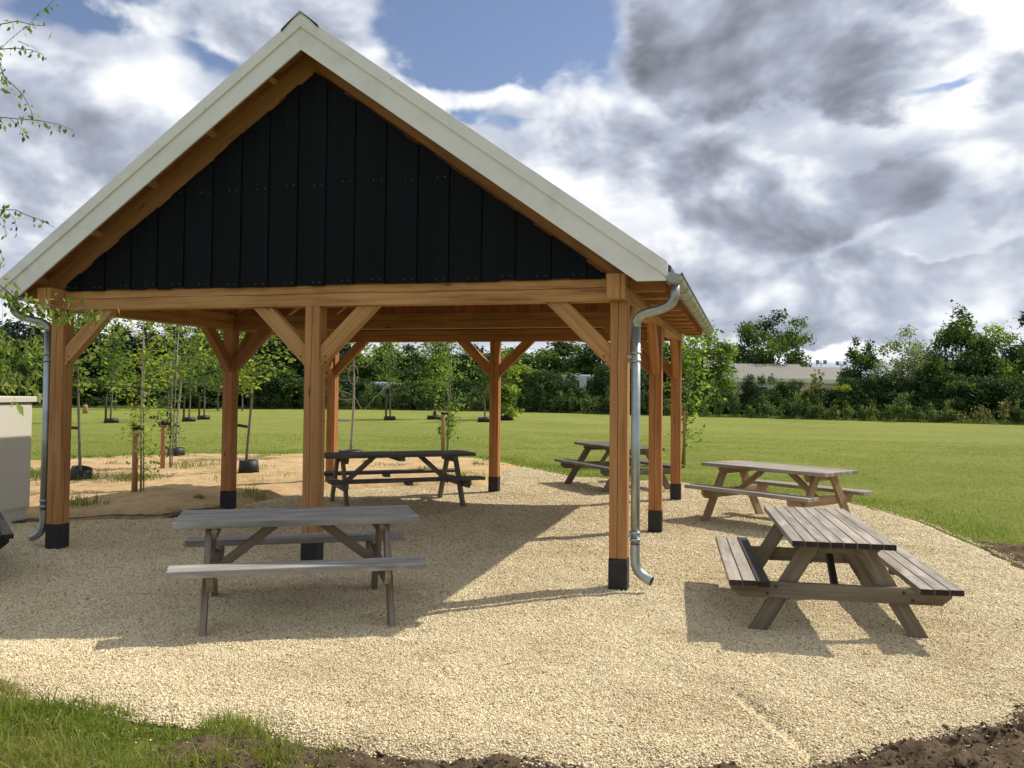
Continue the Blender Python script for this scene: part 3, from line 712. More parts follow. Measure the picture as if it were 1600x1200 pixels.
def build_pavilion():
    pav = empty('pavilion', (0, 0, 0), label='open timber picnic pavilion with steep gable roof, black boarded gable and white barge boards', cat='pavilion')
    h = PS / 2
    posts = [(0, 0), (X0, 0), (W, 0), (0, L / 2), (W, L / 2), (0, L), (X0, L), (W, L)]
    for (x, y) in posts:
        p = MB().beam((x, y, .26), (x, y, HB), PS, PS, (0, 1, 0)).build('post', 'fir_post' if y == 0 else 'fir_red', pav, .006)
        MB().beam((x, y, -.08), (x, y, .262 + rnd.uniform(-.006, .006)), PS + .008, PS + .008, (0, 1, 0)).build('post_sleeve', 'sock_black', p, .004)
    for x in (0, W):
        MB().beam((x, -.281, HB + PH / 2), (x, L + .281, HB + PH / 2), PW, PH).build('wall_plate', 'fir_beam', pav, .006)
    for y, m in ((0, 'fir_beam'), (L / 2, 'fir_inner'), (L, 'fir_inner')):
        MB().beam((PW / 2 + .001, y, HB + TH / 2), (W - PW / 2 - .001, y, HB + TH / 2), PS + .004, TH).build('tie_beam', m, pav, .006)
    # knee braces
    def brace(p, dx, dy, m):
        r, w, th = .69, .15, .1
        a = np.array((p[0] + dx * h, p[1] + dy * h, HB - .60 + .1)); b = np.array((p[0] + dx * (h + .6 - .1), p[1] + dy * (h + .6 - .1), HB))
        o = w / math.sqrt(2)
        # prism in the vertical plane of the brace
        A = [(h - .002, HB - .60), (h + .60, HB + .001), (h + .60 - .212, HB + .001), (h - .002, HB - .60 + .212)]
        mb = MB()
        if dx: mb.prism([(p[0] + dx * q[0], q[1]) for q in (A if dx > 0 else A[::-1])], p[1] - th / 2, p[1] + th / 2, udir=(dx, 1))
        else:
            mb.prism([(dy * q[0], q[1]) for q in (A if dy > 0 else A[::-1])], -th / 2, th / 2, udir=(dy, 1))
            mb.v = [np.array((p[0] - v[1], p[1] + v[0], v[2])) for v in mb.v]
        kb = mb.build('knee_brace', m, pav, .005)
        if dx and p[1] == 0:
            for (u, v) in ((h + .055, HB - .49), (h + .05, HB - .545), (h + .47, HB - .05), (h + .53, HB - .045)):
                MB().tube([(p[0] + dx * u, p[1] - th / 2 - .003, v), (p[0] + dx * u, p[1] - th / 2 + .01, v)], .0095, 10).build('peg', 'bolt_steel' if v < HB - .2 else 'tan_leg', kb)
    for (x, y, ds) in ((0, 0, [(1, 0), (0, 1)]), (X0, 0, [(1, 0), (-1, 0)]), (W, 0, [(-1, 0), (0, 1)]),
                       (0, L / 2, [(1, 0), (0, 1), (0, -1)]), (W, L / 2, [(-1, 0), (0, 1), (0, -1)]),
                       (0, L, [(1, 0), (0, -1)]), (X0, L, [(1, 0), (-1, 0)]), (W, L, [(-1, 0), (0, -1)])):
        for dx, dy in ds:
            brace((x, y), dx, dy, 'fir_brace' if (y == 0 and dx) else 'fir_inner' if x < 1 else 'fir_red')
    # rafters
    ys = list(np.linspace(-.028, L + .028, 11))
    for y in ys:
        for sgn in (-1, 1):
            t0, t1 = .145, .43
            zl = 2.615
            xe = X0 + EX - .045
            xk = (5.29 - t1 - zl) / SL                # where the lower edge reaches the level cut
            pts = [(0, 5.29 - t1), (xk, zl), (xe, zl), (xe, 5.29 - t0 - SL * xe), (0, 5.29 - t0)]
            if sgn < 0: pts = [(-a, b) for a, b in pts][::-1]
            pts = [(X0 + a, b) for a, b in pts]
            MB().prism(pts, y - .05 + (.0015 if sgn > 0 else 0), y + .05, udir=(sgn, -SL)).build('rafter', 'fir_post' if 0 < y < L else 'fir_inner', pav, .004)
    # ceiling boards on the rafters, roof sheet, lookouts, ridge
    for sgn in (-1, 1):
        mb = MB(); n = 24; xe = X0 + EX - .02
        for i in range(n):
            a, b = i * xe / n, (i + 1) * xe / n - .006
            pts = [(a, 5.29 - .145 - SL * a), (b, 5.29 - .145 - SL * b), (b, 5.29 - .118 - SL * b), (a, 5.29 - .118 - SL * a)]
            if sgn < 0: pts = [(-u, v) for u, v in pts][::-1]
            mb.prism([(X0 + u, v) for u, v in pts], YF + .035, YB - .035, udir=(0, 1))
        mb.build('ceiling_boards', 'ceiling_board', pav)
        xe = X0 + EX + .035
        pts = [(0, 5.29 - .112), (xe, 5.29 - .112 - SL * xe), (xe, 5.29 - .012 - SL * xe), (0, 5.29 - .012)]
        if sgn < 0: pts = [(-u, v) for u, v in pts][::-1]
        MB().prism([(X0 + u, v) for u, v in pts], YF + .03, YB - .03).build('roof_sheet', 'roof_sheet', pav)
        for k in range(5):
            a = .45 + k * .68
            for y0, y1 in ((YF + .03, -.082), (L + .082, YB - .03)):
                x = X0 + sgn * a; z = 5.29 - .175 - SL * a
                MB().beam((x, y0, z), (x, y1, z), .06, .055, (sgn * SL, 0, 1)).build('lookout', 'fir_brace', pav, .003)
        # barge boards: a wide lower board and a proud upper strip
        for yf, out in ((YF, -1), (YB, 1)):
            xe = X0 + EX
            pts = [(0, 4.95), ((4.95 - 2.665) / SL, 2.665), (xe, 2.665), (xe, 5.29 - .115 - SL * xe), (0, 5.29 - .115)]
            top = [(0, 5.29 - .125), (xe + .012, 5.29 - .125 - SL * (xe + .012)), (xe + .012, 5.295 - SL * (xe + .012)), (0, 5.295)]
            for pp, nm, o0, o1 in ((pts, 'barge_board', 0, .024), (top, 'barge_strip', -.018, .026)):
                if sgn < 0: pp = [(-u, v) for u, v in pp][::-1]
                y0, y1 = (yf + o0, yf + o1) if out < 0 else (yf - o1, yf - o0)
                MB().prism([(X0 + u, v) for u, v in pp], y0, y1, udir=(1, -sgn * SL)).build(nm, 'white_paint', pav, .003)
    rp = [(-.20, 5.29 - .2 * SL + .004), (-.195, 5.29 - .2 * SL - .016), (-.19, 5.29 - .19 * SL + .006), (0, 5.298), (.19, 5.29 - .19 * SL + .006), (.195, 5.29 - .2 * SL - .016), (.20, 5.29 - .2 * SL + .004), (0, 5.318)]
    MB().prism([(X0 + u, v) for u, v in rp], YF - .028, YB + .028).build('ridge_cap', 'zinc_dull', pav)
    # gable cladding, single boards with nails
    def gable(yc, out):
        mb = MB(); x = .145; flip = False
        while x < W - .13:
            wd = rnd.choice((.155, .165, .15, .17, .16)); x1 = min(x + wd, W - .115)
            zb = 2.744 - rnd.uniform(0, .018)
            def tp(u): return 4.845 - SL * abs(u - X0) + jit
            jit = rnd.uniform(-.02, .006)
            flip = not flip; dpt = .013 if flip else 0.0; t0, t1 = yc + out * (.002), yc + out * (.022 + dpt)
            pts = [(x, zb), (x1 - .004, zb), (x1 - .004, max(tp(x1 - .004), zb + .02))]
            if x < X0 < x1: pts.append((X0, tp(X0)))
            pts.append((x, max(tp(x), zb + .02)))
            mb.prism(pts, min(t0, t1), max(t0, t1), udir=(0, 1), mi=0 if out < 0 else 0, mi_back=None)
            for zz in (zb + .035, 3.72 + rnd.uniform(-.02, .02)):
                for fx in (() if not flip else (.22, .72)):
                    xx = x + fx * (x1 - x)
                    if zz < tp(xx) - .04:
                        mb.box((xx - .003, t1 + out * .003 - .003, zz - .003), (xx + .003, t1 + out * .003 + .003, zz + .003), 1)
            x = x1
        mb.build('gable_cladding', ['black_board', 'nail_grey'], pav)
        pts = [(.14, 2.74), (W - .14, 2.74), (W - .14, 2.76), (X0, 4.79), (.14, 2.76)]
        # brown inner lining boards
        mi = MB(); x = .16
        while x < W - .16:
            x1 = min(x + .19, W - .15)
            def tq(u): return 4.78 - SL * abs(u - X0)
            p = [(x, 2.735), (x1 - .004, 2.735), (x1 - .004, tq(x1 - .004))]
            if x < X0 < x1: p.append((X0, tq(X0)))
            p.append((x, tq(x))); a, b = yc - out * .02, yc + out * .0
            mi.prism(p, min(a, b), max(a, b), udir=(0, 1)); x = x1
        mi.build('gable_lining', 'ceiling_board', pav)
    gable(-PS / 2 - .003, -1); gable(L + PS / 2 + .003, 1)
    # gutters and downpipes
    for sgn in (-1, 1):
        xg = X0 + sgn * (X0 + EX + .055); zg = 2.715; r = .068
        gm = MB(); y0, y1 = YF + .0, YB - .02
        n = 12
        prof = [(math.cos(a) * r, math.sin(a) * r) for a in np.linspace(math.pi, 2 * math.pi, n)]
        prof = [(-r, .03)] + prof + [(r, .012), (r + .012, .018), (r + .012, .004)]
        inn = [(u * .94, v * .94 + .003) for u, v in prof[:-2]][::-1]
        full = [(xg + sgn * u, zg + v) for u, v in prof + inn]
        if sgn < 0: full = full[::-1]
        gm.prism(full, y0, y1)
        gt = gm.build('gutter', 'zinc_dull', pav)
        ec = [(xg + sgn * u, zg + v) for u, v in prof[:-3]]
        if sgn < 0: ec = ec[::-1]
        for ye in (y0, y1): MB().prism(ec, ye - .004, ye + .004).build('gutter_end', 'zinc_dull', gt)
        for k in range(11):
            yy = -.22 + k * (L + .44) / 10
            pts = [(xg + sgn * math.cos(a) * (r + .004), yy, zg + math.sin(a) * (r + .004)) for a in np.linspace(math.pi, 2 * math.pi, 10)]
            pts = [(xg - sgn * (r + .004), yy, zg + .03)] + pts + [(xg + sgn * (r + .006), yy, zg + .015)]
            MB().tube(pts, .0075, 5).build('gutter_bracket', 'zinc', gt)
        xp, yp = (W + .155, -.10) if sgn > 0 else (-.155, -.03)
        yo = -.2 if sgn > 0 else -.16
        path = [(xg, yo, zg - r + .01), (xg, yo, zg - r - .075)]
        c0 = np.array((xg, yo, zg - r - .075)); c1 = np.array((xp, yp, 2.30))
        def bez(a, b, c, d, n=9): return [(1 - u) ** 3 * a + 3 * (1 - u) ** 2 * u * b + 3 * (1 - u) * u * u * c + u ** 3 * d for u in np.linspace(0, 1, n)]
        mid = (c0 + c1) / 2 + np.array((0, 0, .0))
        path += bez(c0, c0 + (0, 0, -.10), mid + (sgn * .07, 0, .018), mid, 8)[1:]
        path += bez(mid, mid + (-sgn * .07, 0, -.018), c1 + (0, 0, .13), c1, 8)[1:]
        bend = MB().tube(path, .041, 14).build('downpipe_bend', 'zinc', pav)
        pipe = MB().tube([(xp, yp, 2.30), (xp, yp, 1.2), (xp, yp, .34)], .0395, 14).build('downpipe', 'zinc', pav)
        e0 = np.array((xp, yp, .40)); dr = np.array((1, -.30, 0)) if sgn > 0 else np.array((-1, .0, 0)); dr = dr / np.linalg.norm(dr)
        pth = [e0, e0 + (0, 0, -.10)] + bez(e0 + (0, 0, -.10), e0 + (0, 0, -.22), e0 + dr * .04 + (0, 0, -.265), e0 + dr * .155 + (0, 0, -.30), 9)[1:]
        MB().tube(pth, .0425, 14, caps=False).build('downpipe_elbow', 'zinc', pipe)
        MB().tube([np.array(pth[-1]) - dr * .012, np.array(pth[-1]) - dr * .010], .041, 14).build('pipe_mouth', 'dark_gap', pipe)
        for zc in (2.07, 2.0, .50, .44):
            MB().tube([(xp, yp, zc - .011), (xp, yp, zc + .011)], .0465, 14).build('pipe_collar', 'zinc', pipe)
        for zc in (2.035, .47):
            px = W + PS / 2 if sgn > 0 else -PS / 2
            MB().box((min(px, xp), yp - .008, zc - .012), (max(px, xp), yp + .008, zc + .012)).build('pipe_clip', 'zinc', pipe)
build_pavilion()

# ------------------------------------------------------------------ picnic tables
def build_table(loc, rz, dims, label, style):
    Lt, tw, zt, zs, so, si, fx, fy = dims
    top_m, leg_m, n_top, n_seat, tt, ts = style['top'], style['leg'], style['n_top'], style['n_seat'], style.get('tt', .042), style.get('ts', .042)
    zo = style.get('zo', 0)
    T = empty('picnic_table', (loc[0], loc[1], zo), rz, label=label, cat='picnic table', group='wooden picnic tables')
    rr = random.Random(int(loc[0] * 100)); end = style.get('end')
    def planks(name, y0, y1, z, n, th, mats, stain=None):
        mb = MB(); gap = .007; wd = (y1 - y0 - gap * (n - 1)) / n
        for i in range(n):
            yc = y0 + wd / 2 + i * (wd + gap); j0, j1 = rr.uniform(-.006, .006), rr.uniform(-.006, .006)
            zz = z - th / 2 + rr.uniform(-.0015, .0015)
            mi = 2 if (stain is not None and i == stain) else 0
            mb.beam((-Lt / 2 + j0, yc, zz), (Lt / 2 + j1, yc, zz), wd, th, (0, 0, 1), mi, end_mi=1 if end else None)
        return mb.build(name, mats, T, .004)
    mats = [top_m, 'end_grain' if end else top_m, 'stained_plank']
    planks('tabletop', -tw / 2, tw / 2, zt, n_top, tt, mats)
    planks('bench_seat', -so, -si, zs, n_seat, ts, mats)
    planks('bench_seat', si, so, zs, n_seat, ts, mats, style.get('stain'))
    lw, lt = .115, .044
    tin = .17                                  # half distance of the legs at the top
    for sx in (-1, 1):
        x = sx * fx
        for sy in (-1, 1):
            d = np.array((0, sy * (fy - tin), -(zt - tt))); k = d[1] / d[2]
            # a slanted plank with level cuts at both ends
            za, zb = -.07, zt - tt - .001
            ya = sy * tin + k * (za - (zt - tt)); yb = sy * tin + k * (zb - (zt - tt))
            dirv = np.array((0, yb - ya, zb - za)); n_ = np.linalg.norm(dirv)
            cut = lw * (sy * (fy - tin) / (zt - tt)) * 1.0
            mb = MB(); hw = lw / 2 / (abs(zb - za) / n_)
            pts = [(ya - hw, za), (ya + hw, za), (yb + hw, zb), (yb - hw, zb)]
            mb.prism(pts, -lt / 2, lt / 2, udir=(yb - ya, zb - za))
            mb.v = [np.array((x - v[1], v[0], v[2])) for v in mb.v]
            mb.build('leg', leg_m, T, .004)
        # cross bearer under the seats, with chamfered ends
        out = sx * (lt + .001) * (1 if style.get('outer', True) else -1)
        xb = x + out; zb1 = zs - ts - .001; zb0 = zb1 - .115; e = so - .02
        mb = MB().prism([(-e + .07, zb0), (e - .07, zb0), (e, zb0 + .06), (e, zb1), (-e, zb1), (-e, zb0 + .06)], -lt / 2, lt / 2)
        mb.v = [np.array((xb - v[1], v[0], v[2])) for v in mb.v]
        cb = mb.build('cross_bearer', leg_m, T, .004)
        # batten under the top
        e = tw / 2 - .03; xt = x - sx * (lt + .001); zz1 = zt - tt - .001; zz0 = zz1 - .085
        mb = MB().prism([(-e + .05, zz0), (e - .05, zz0), (e, zz0 + .05), (e, zz1), (-e, zz1), (-e, zz0 + .05)], -lt / 2, lt / 2)
        mb.v = [np.array((xt - v[1], v[0], v[2])) for v in mb.v]
        mb.build('top_batten', leg_m, T, .004)
        # diagonal brace from the bearer up to the middle of the top
        xa, za = x - sx * (lt / 2 + .022), zb0 + .03; xe = x - sx * .50; ze = zt - tt - .012
        MB().beam((xa, 0, za), (xe, 0, ze), lt, .07, (0, 0, 1), cut0=-sx * 0, cut1=-.055).build('brace', style.get('brace', leg_m), T, .003)
        if style.get('bolts'):
            xf = xb + sx * (lt / 2 + .004)
            for sy in (-1, 1):
                for (yy, zq) in ((sy * (si + .06), zb1 - .03), (sy * .44, zb1 - .032), (sy * .50, zb0 + .03)):
                    MB().tube([(xf - sx * .006, yy, zq), (xf + sx * .004, yy, zq)], .011, 10).build('bolt', 'bolt_steel', cb)
    for xm in style.get('cleats', ()):
        z1 = zt - tt - .001
        MB().beam((xm, -tw / 2 + .05, z1 - .03), (xm, tw / 2 - .05, z1 - .03), .09, .06, cut0=.03, cut1=-.03).build('top_cleat', leg_m, T, .004)
        for sy in (-1, 1):
            z2 = zs - ts - .001
            MB().beam((xm, sy * si + sy * .02, z2 - .025), (xm, sy * so - sy * .02, z2 - .025), .085, .05).build('seat_cleat', leg_m, T, .004)
    return T

build_table((3.70, -1.575), .52, (1.80, .685, .75, .475, .745, .50, .66, .62),
            'grey picnic table in the pavilion shade, nearest the camera in front of the middle post',
            dict(top='grey_plank', leg='brown_leg', n_top=5, n_seat=2, tt=.05, ts=.05, zo=.0, outer=False))
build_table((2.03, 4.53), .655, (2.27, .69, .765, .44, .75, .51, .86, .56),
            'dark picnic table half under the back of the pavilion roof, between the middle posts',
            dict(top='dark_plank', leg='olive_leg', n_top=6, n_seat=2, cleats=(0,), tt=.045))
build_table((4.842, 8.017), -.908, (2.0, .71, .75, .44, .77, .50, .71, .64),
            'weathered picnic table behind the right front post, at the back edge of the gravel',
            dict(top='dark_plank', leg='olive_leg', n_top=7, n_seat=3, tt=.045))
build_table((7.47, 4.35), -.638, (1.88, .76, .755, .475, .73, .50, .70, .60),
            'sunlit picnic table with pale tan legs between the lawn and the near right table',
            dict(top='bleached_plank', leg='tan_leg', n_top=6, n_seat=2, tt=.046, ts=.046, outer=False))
build_table((7.674, -.255), 1.654, (1.93, .70, .72, .425, .785, .50, .70, .57),
            'sunlit picnic table seen end on at the right, with one black stained seat plank',
            dict(top='bleached_plank', leg='olive_leg', n_top=8, n_seat=3, end=True, stain=0, bolts=True, cleats=(0,), zo=-.035, brace='stained_plank'))
build_table((-.24, -1.56), 2.42, (1.9, .70, .75, .45, .78, .50, .70, .60),
            'picnic table cut off by the left edge, only a seat end shows beside the cabinet',
            dict(top='dark_plank', leg='stained_plank', n_top=8, n_seat=3, end=True, bolts=True))

# ------------------------------------------------------------------ cabinet
def build_cabinet():
    x1, y1, wd, dp, ht = -1.73, 1.44, 1.35, .62, 1.555
    c = empty('utility_cabinet', (x1 - dp / 2, y1 - wd / 2, 0), label='cream metal utility cabinet at the left edge, lower half in shade', cat='cabinet')
    a, b = dp / 2, wd / 2
    MB().box((-a, -b, .16), (a, b, 1.50)).build('body', 'cabinet_paint', c, .006)
    MB().box((-a + .02, -b + .02, -.05), (a - .02, b - .02, .16)).build('plinth', 'cabinet_paint', c, .004)
    MB().box((-a - .02, -b - .02, 1.50), (a + .012, b + .02, 1.512)).build('shadow_gap', 'dark_gap', c)
    MB().box((-a - .04, -b - .035, 1.512), (a + .04, b + .035, 1.585)).build('cap', 'cabinet_paint', c, .008)
    for k in (-1, 1):
        y0, y1_ = (-b + .03, -.006) if k < 0 else (.006, b - .03)
        d = MB().box((a + .001, y0, .19), (a + .016, y1_, 1.475)).build('door', 'cabinet_paint', c, .004)
        MB().tube([(a + .012, (y0 + y1_) / 2 + .14 * k, 1.39), (a + .022, (y0 + y1_) / 2 + .14 * k, 1.39)], .014, 12).build('lock', 'nail_zinc', d)
    MB().box((a - .0195, b - .17, .05), (a - .012, b - .12, .10)).build('plinth_plate', 'nail_zinc', c)
build_cabinet()

# ------------------------------------------------------------------ foliage
def leaves_mesh(name, P, N, size, mat, seed, aspect=.62, fold=.18, fmat=None, hang=0.0):
    """a folded, pointed leaf (two triangles pairs) at each point, facing N"""
    rg = np.random.default_rng(seed); n = len(P)
    N = N + .75 * rg.standard_normal((n, 3)); N /= np.linalg.norm(N, axis=1)[:, None] + 1e-9
    A = rg.standard_normal((n, 3)); A[:, 2] -= hang * 2; A -= N * (A * N).sum(1)[:, None]; A /= np.linalg.norm(A, axis=1)[:, None] + 1e-9
    B = np.cross(N, A)
    s = (size * np.exp(.28 * rg.standard_normal(n)))[:, None]
    base = P; tip = P + A * s; mid = P + A * s * .45
    l = mid + B * s * aspect / 2 + N * s * fold; r = mid - B * s * aspect / 2 + N * s * fold
    V = np.stack([base, l, tip, r], 1).reshape(-1, 3)
    i = 4 * np.arange(n)[:, None]
    t = np.concatenate([i + np.array([[0, 2, 1]]), i + np.array([[0, 3, 2]])], 1).reshape(-1, 3)
    fm = None if fmat is None else np.repeat(fmat, 2)
    return np_mesh(name, V, tris=t, mat=mat, fmat=fm)

def crown(seed, H, Wd, base, n, size, mats, lobes=26, shape='round', lobe_r=.24, gap=.0, hang=0.0, split=None):
    """leaves spread on many uneven lobes; returns mesh and lobe centres"""
    rg = np.random.default_rng(seed)
    C, Rr = [], []
    hh = H - base
    while len(C) < lobes:
        u = rg.uniform(-1, 1, 3)
        z = u[2] * .5 + .5
        if shape == 'round': lim = math.sqrt(max(0, 1 - (2 * z - .95) ** 2)) if z < .97 else .2
        elif shape == 'cone': lim = (1 - z) * .95 + .06
        elif shape == 'column': lim = .9 * min(1, (1 - z) * 3.2 + .12) * min(1, .55 + z * 1.5)
        elif shape == 'shrub': lim = math.sqrt(max(0, 1 - z ** 2.4))
        elif shape == 'flame': lim = min(1, z * 2.6 + .25) * min(1, (1 - z) * 1.7 + .08)
        r = math.hypot(u[0], u[1])
        if r > lim: continue
        if rg.random() > .35 + .65 * (r / (lim + 1e-6)): continue
        C.append((u[0] * Wd / 2 * .82, u[1] * Wd / 2 * .82, base + z * hh * .93)); Rr.append(lobe_r * Wd * rg.uniform(.55, 1.15) * (1.15 - .45 * z))
    C = np.array(C); Rr = np.array(Rr)
    w = Rr ** 2; k = rg.choice(len(C), n, p=w / w.sum())
    d = rg.standard_normal((n, 3)); d /= np.linalg.norm(d, axis=1)[:, None]
    d[:, 2] = np.abs(d[:, 2]) * np.where(rg.random(n) < .78, 1, -1)
    rad = Rr[k] * (rg.random(n) ** .38)
    # leaf sprays: leaves come in small bunches
    bunch = rg.integers(0, max(1, n // 7), n); off = rg.standard_normal((max(1, n // 7), 3)) * size * .9
    P = C[k] + d * rad[:, None] * np.array((1, 1, .82)) + off[bunch] * .8
    P[:, 2] = base + (P[:, 2] - base) * np.where(P[:, 2] > base, (H - base) / (np.percentile(P[:, 2], 99.7) - base), 1)
    P[:, :2] *= (Wd / 2) / np.percentile(np.hypot(P[:, 0], P[:, 1]), 97)
    C[:, :2] *= .9
    P[:, 2] = np.maximum(P[:, 2], base * .6 + .05)
    Nn = d * .8 + np.array((0, 0, .5))
    fm = None
    if len(mats) > 1:
        tone = vn(P[:, 0] / Wd * 5 + seed, P[:, 2] / Wd * 5, seed) + .35 * (rg.random(n) - .5)
        fm = (tone > (split or .55)).astype(int)
    return leaves_mesh('crown', P, Nn, size, mats, seed + 1, fmat=fm, hang=hang), C

def trunk_mesh(seed, H, base, C, r0, bark, nlimb=9):
    rg = np.random.default_rng(seed); mb = MB()
    top = base + (H - base) * .72
    pts = [np.array((0, 0, -.1))] + [np.array((rg.normal(0, .02) * H * .25, rg.normal(0, .02) * H * .25, top * u)) for u in (.2, .4, .6, .8, 1)]
    mb.tube(pts, [r0 * 1.25, r0, r0 * .85, r0 * .7, r0 * .5, r0 * .2], 7)
    for c in C[:nlimb]:
        z = min(max(base * .7, c[2] * .55), top * .9)
        a = np.array((0, 0, z)); mid = a + (c - a) * .55 + np.array((0, 0, -.06 * np.linalg.norm(c - a)))
        mb.tube([a, mid, c], [r0 * .45, r0 * .3, r0 * .1], 5)
    o = mb.build('trunk', bark); me = o.data; bpy.data.objects.remove(o)
    return me

KINDS = {}
def kind(name, seed, H, Wd, base, n, size, mats, r0, bark, **kw):
    cm, C = crown(seed, H, Wd, base, n, size, mats, **kw)
    KINDS[name] = (cm, trunk_mesh(seed + 3, H, base, C, r0, bark), H, Wd)
kind('bushy1', 101, 10, 7.5, .6, 11000, .33, ['leaf_dark', 'leaf_mid'], .2, 'dark_bark', lobes=34, lobe_r=.17)
kind('bushy2', 102, 10, 6.5, .5, 11000, .31, ['leaf_dark', 'leaf_mid'], .2, 'dark_bark', lobes=30, shape='flame', lobe_r=.2)
kind('bushy3', 103, 10, 8.5, .8, 11000, .33, ['leaf_mid', 'leaf_dark'], .22, 'dark_bark', lobes=38, lobe_r=.15)
kind('yellow', 104, 10, 9, .6, 12000, .31, ['leaf_yellowish', 'leaf_mid'], .2, 'dark_bark', lobes=38, lobe_r=.16)
kind('bright', 105, 10, 7.5, .4, 12000, .30, ['leaf_bright', 'leaf_mid'], .2, 'dark_bark', lobes=36, lobe_r=.16)
kind('silver', 106, 10, 6.6, .6, 12000, .24, ['leaf_silver', 'leaf_mid'], .16, 'dark_bark', lobes=52, shape='flame', lobe_r=.15, split=.75)
kind('oak', 107, 10, 11.0, 1.6, 15000, .29, ['leaf_dark', 'leaf_mid'], .34, 'dark_bark', lobes=66, lobe_r=.105)
kind('pine', 108, 10, 5, .8, 9000, .32, ['leaf_pine'], .18, 'dark_bark', lobes=36, shape='cone', lobe_r=.17)
kind('darkwood', 109, 10, 8, .5, 11000, .34, ['leaf_pine', 'leaf_dark'], .2, 'dark_bark', lobes=36, lobe_r=.17, split=.6)
kind('shrub1', 110, 10, 13, .0, 11000, .44, ['leaf_dark'], .16, 'dark_bark', lobes=40, shape='shrub', lobe_r=.17)
kind('shrub2', 111, 10, 11, .0, 11000, .44, ['leaf_dark', 'leaf_mid'], .16, 'dark_bark', lobes=38, shape='shrub', lobe_r=.17, split=.72)
kind('shrub3', 112, 10, 12, .0, 11000, .44, ['leaf_yellowish', 'leaf_dark'], .16, 'dark_bark', lobes=30, shape='shrub', lobe_r=.15)
kind('plant1', 113, 10, 9, .3, 620, .95, ['leaf_hedge', 'leaf_dark'], .12, 'grey_bark', lobes=16, shape='flame', lobe_r=.2)
kind('plant2', 114, 10, 13, .2, 700, .95, ['leaf_hedge', 'leaf_dark'], .12, 'grey_bark', lobes=18, shape='shrub', lobe_r=.17)
kind('plant3', 115, 10, 7, .3, 200, 1.0, ['leaf_brown', 'leaf_hedge'], .10, 'grey_bark', lobes=14, shape='flame', lobe_r=.2)
kind('column', 116, 10, 4.4, .8, 2600, .42, ['leaf_mid', 'leaf_bright'], .13, 'grey_bark', lobes=30, shape='column', lobe_r=.22)

def edge_y(px):
    xs = [-200, 0, 200, 600, 800, 1200, 1600, 1800]; ys = [634, 636, 637.5, 639.5, 642.5, 653, 663, 668]
    return float(np.interp(px, xs, ys))
def far_point(px, back):
    g = G(px, edge_y(px)); v = g - CAM; d = v @ CF
    return CAM + v * 0 + ray(px, edge_y(px)) * (d + back) * 1.0, d + back
def place(kn, name, px, top, wpx, back, label, cat, group, rot=None):
    """a tree standing `back` metres beyond the lawn edge, as tall and wide as in the photograph"""
    cm, tm, H, Wd = KINDS[kn]
    P, d = far_point(px, back)
    hor = 606.5 + (px - 800) * .0097
    hgt = 1.75 + (hor - top) / F * d
    o = empty(name, (P[0], P[1], -.05), rnd.uniform(0, 6.28) if rot is None else rot, label=label, cat=cat, group=group)
    sw = wpx / F * d / Wd
    o.scale = (sw * 1.06, sw * 1.06, hgt / H)
    link_mesh('crown', cm, o); link_mesh('trunk', tm, o)
    return o

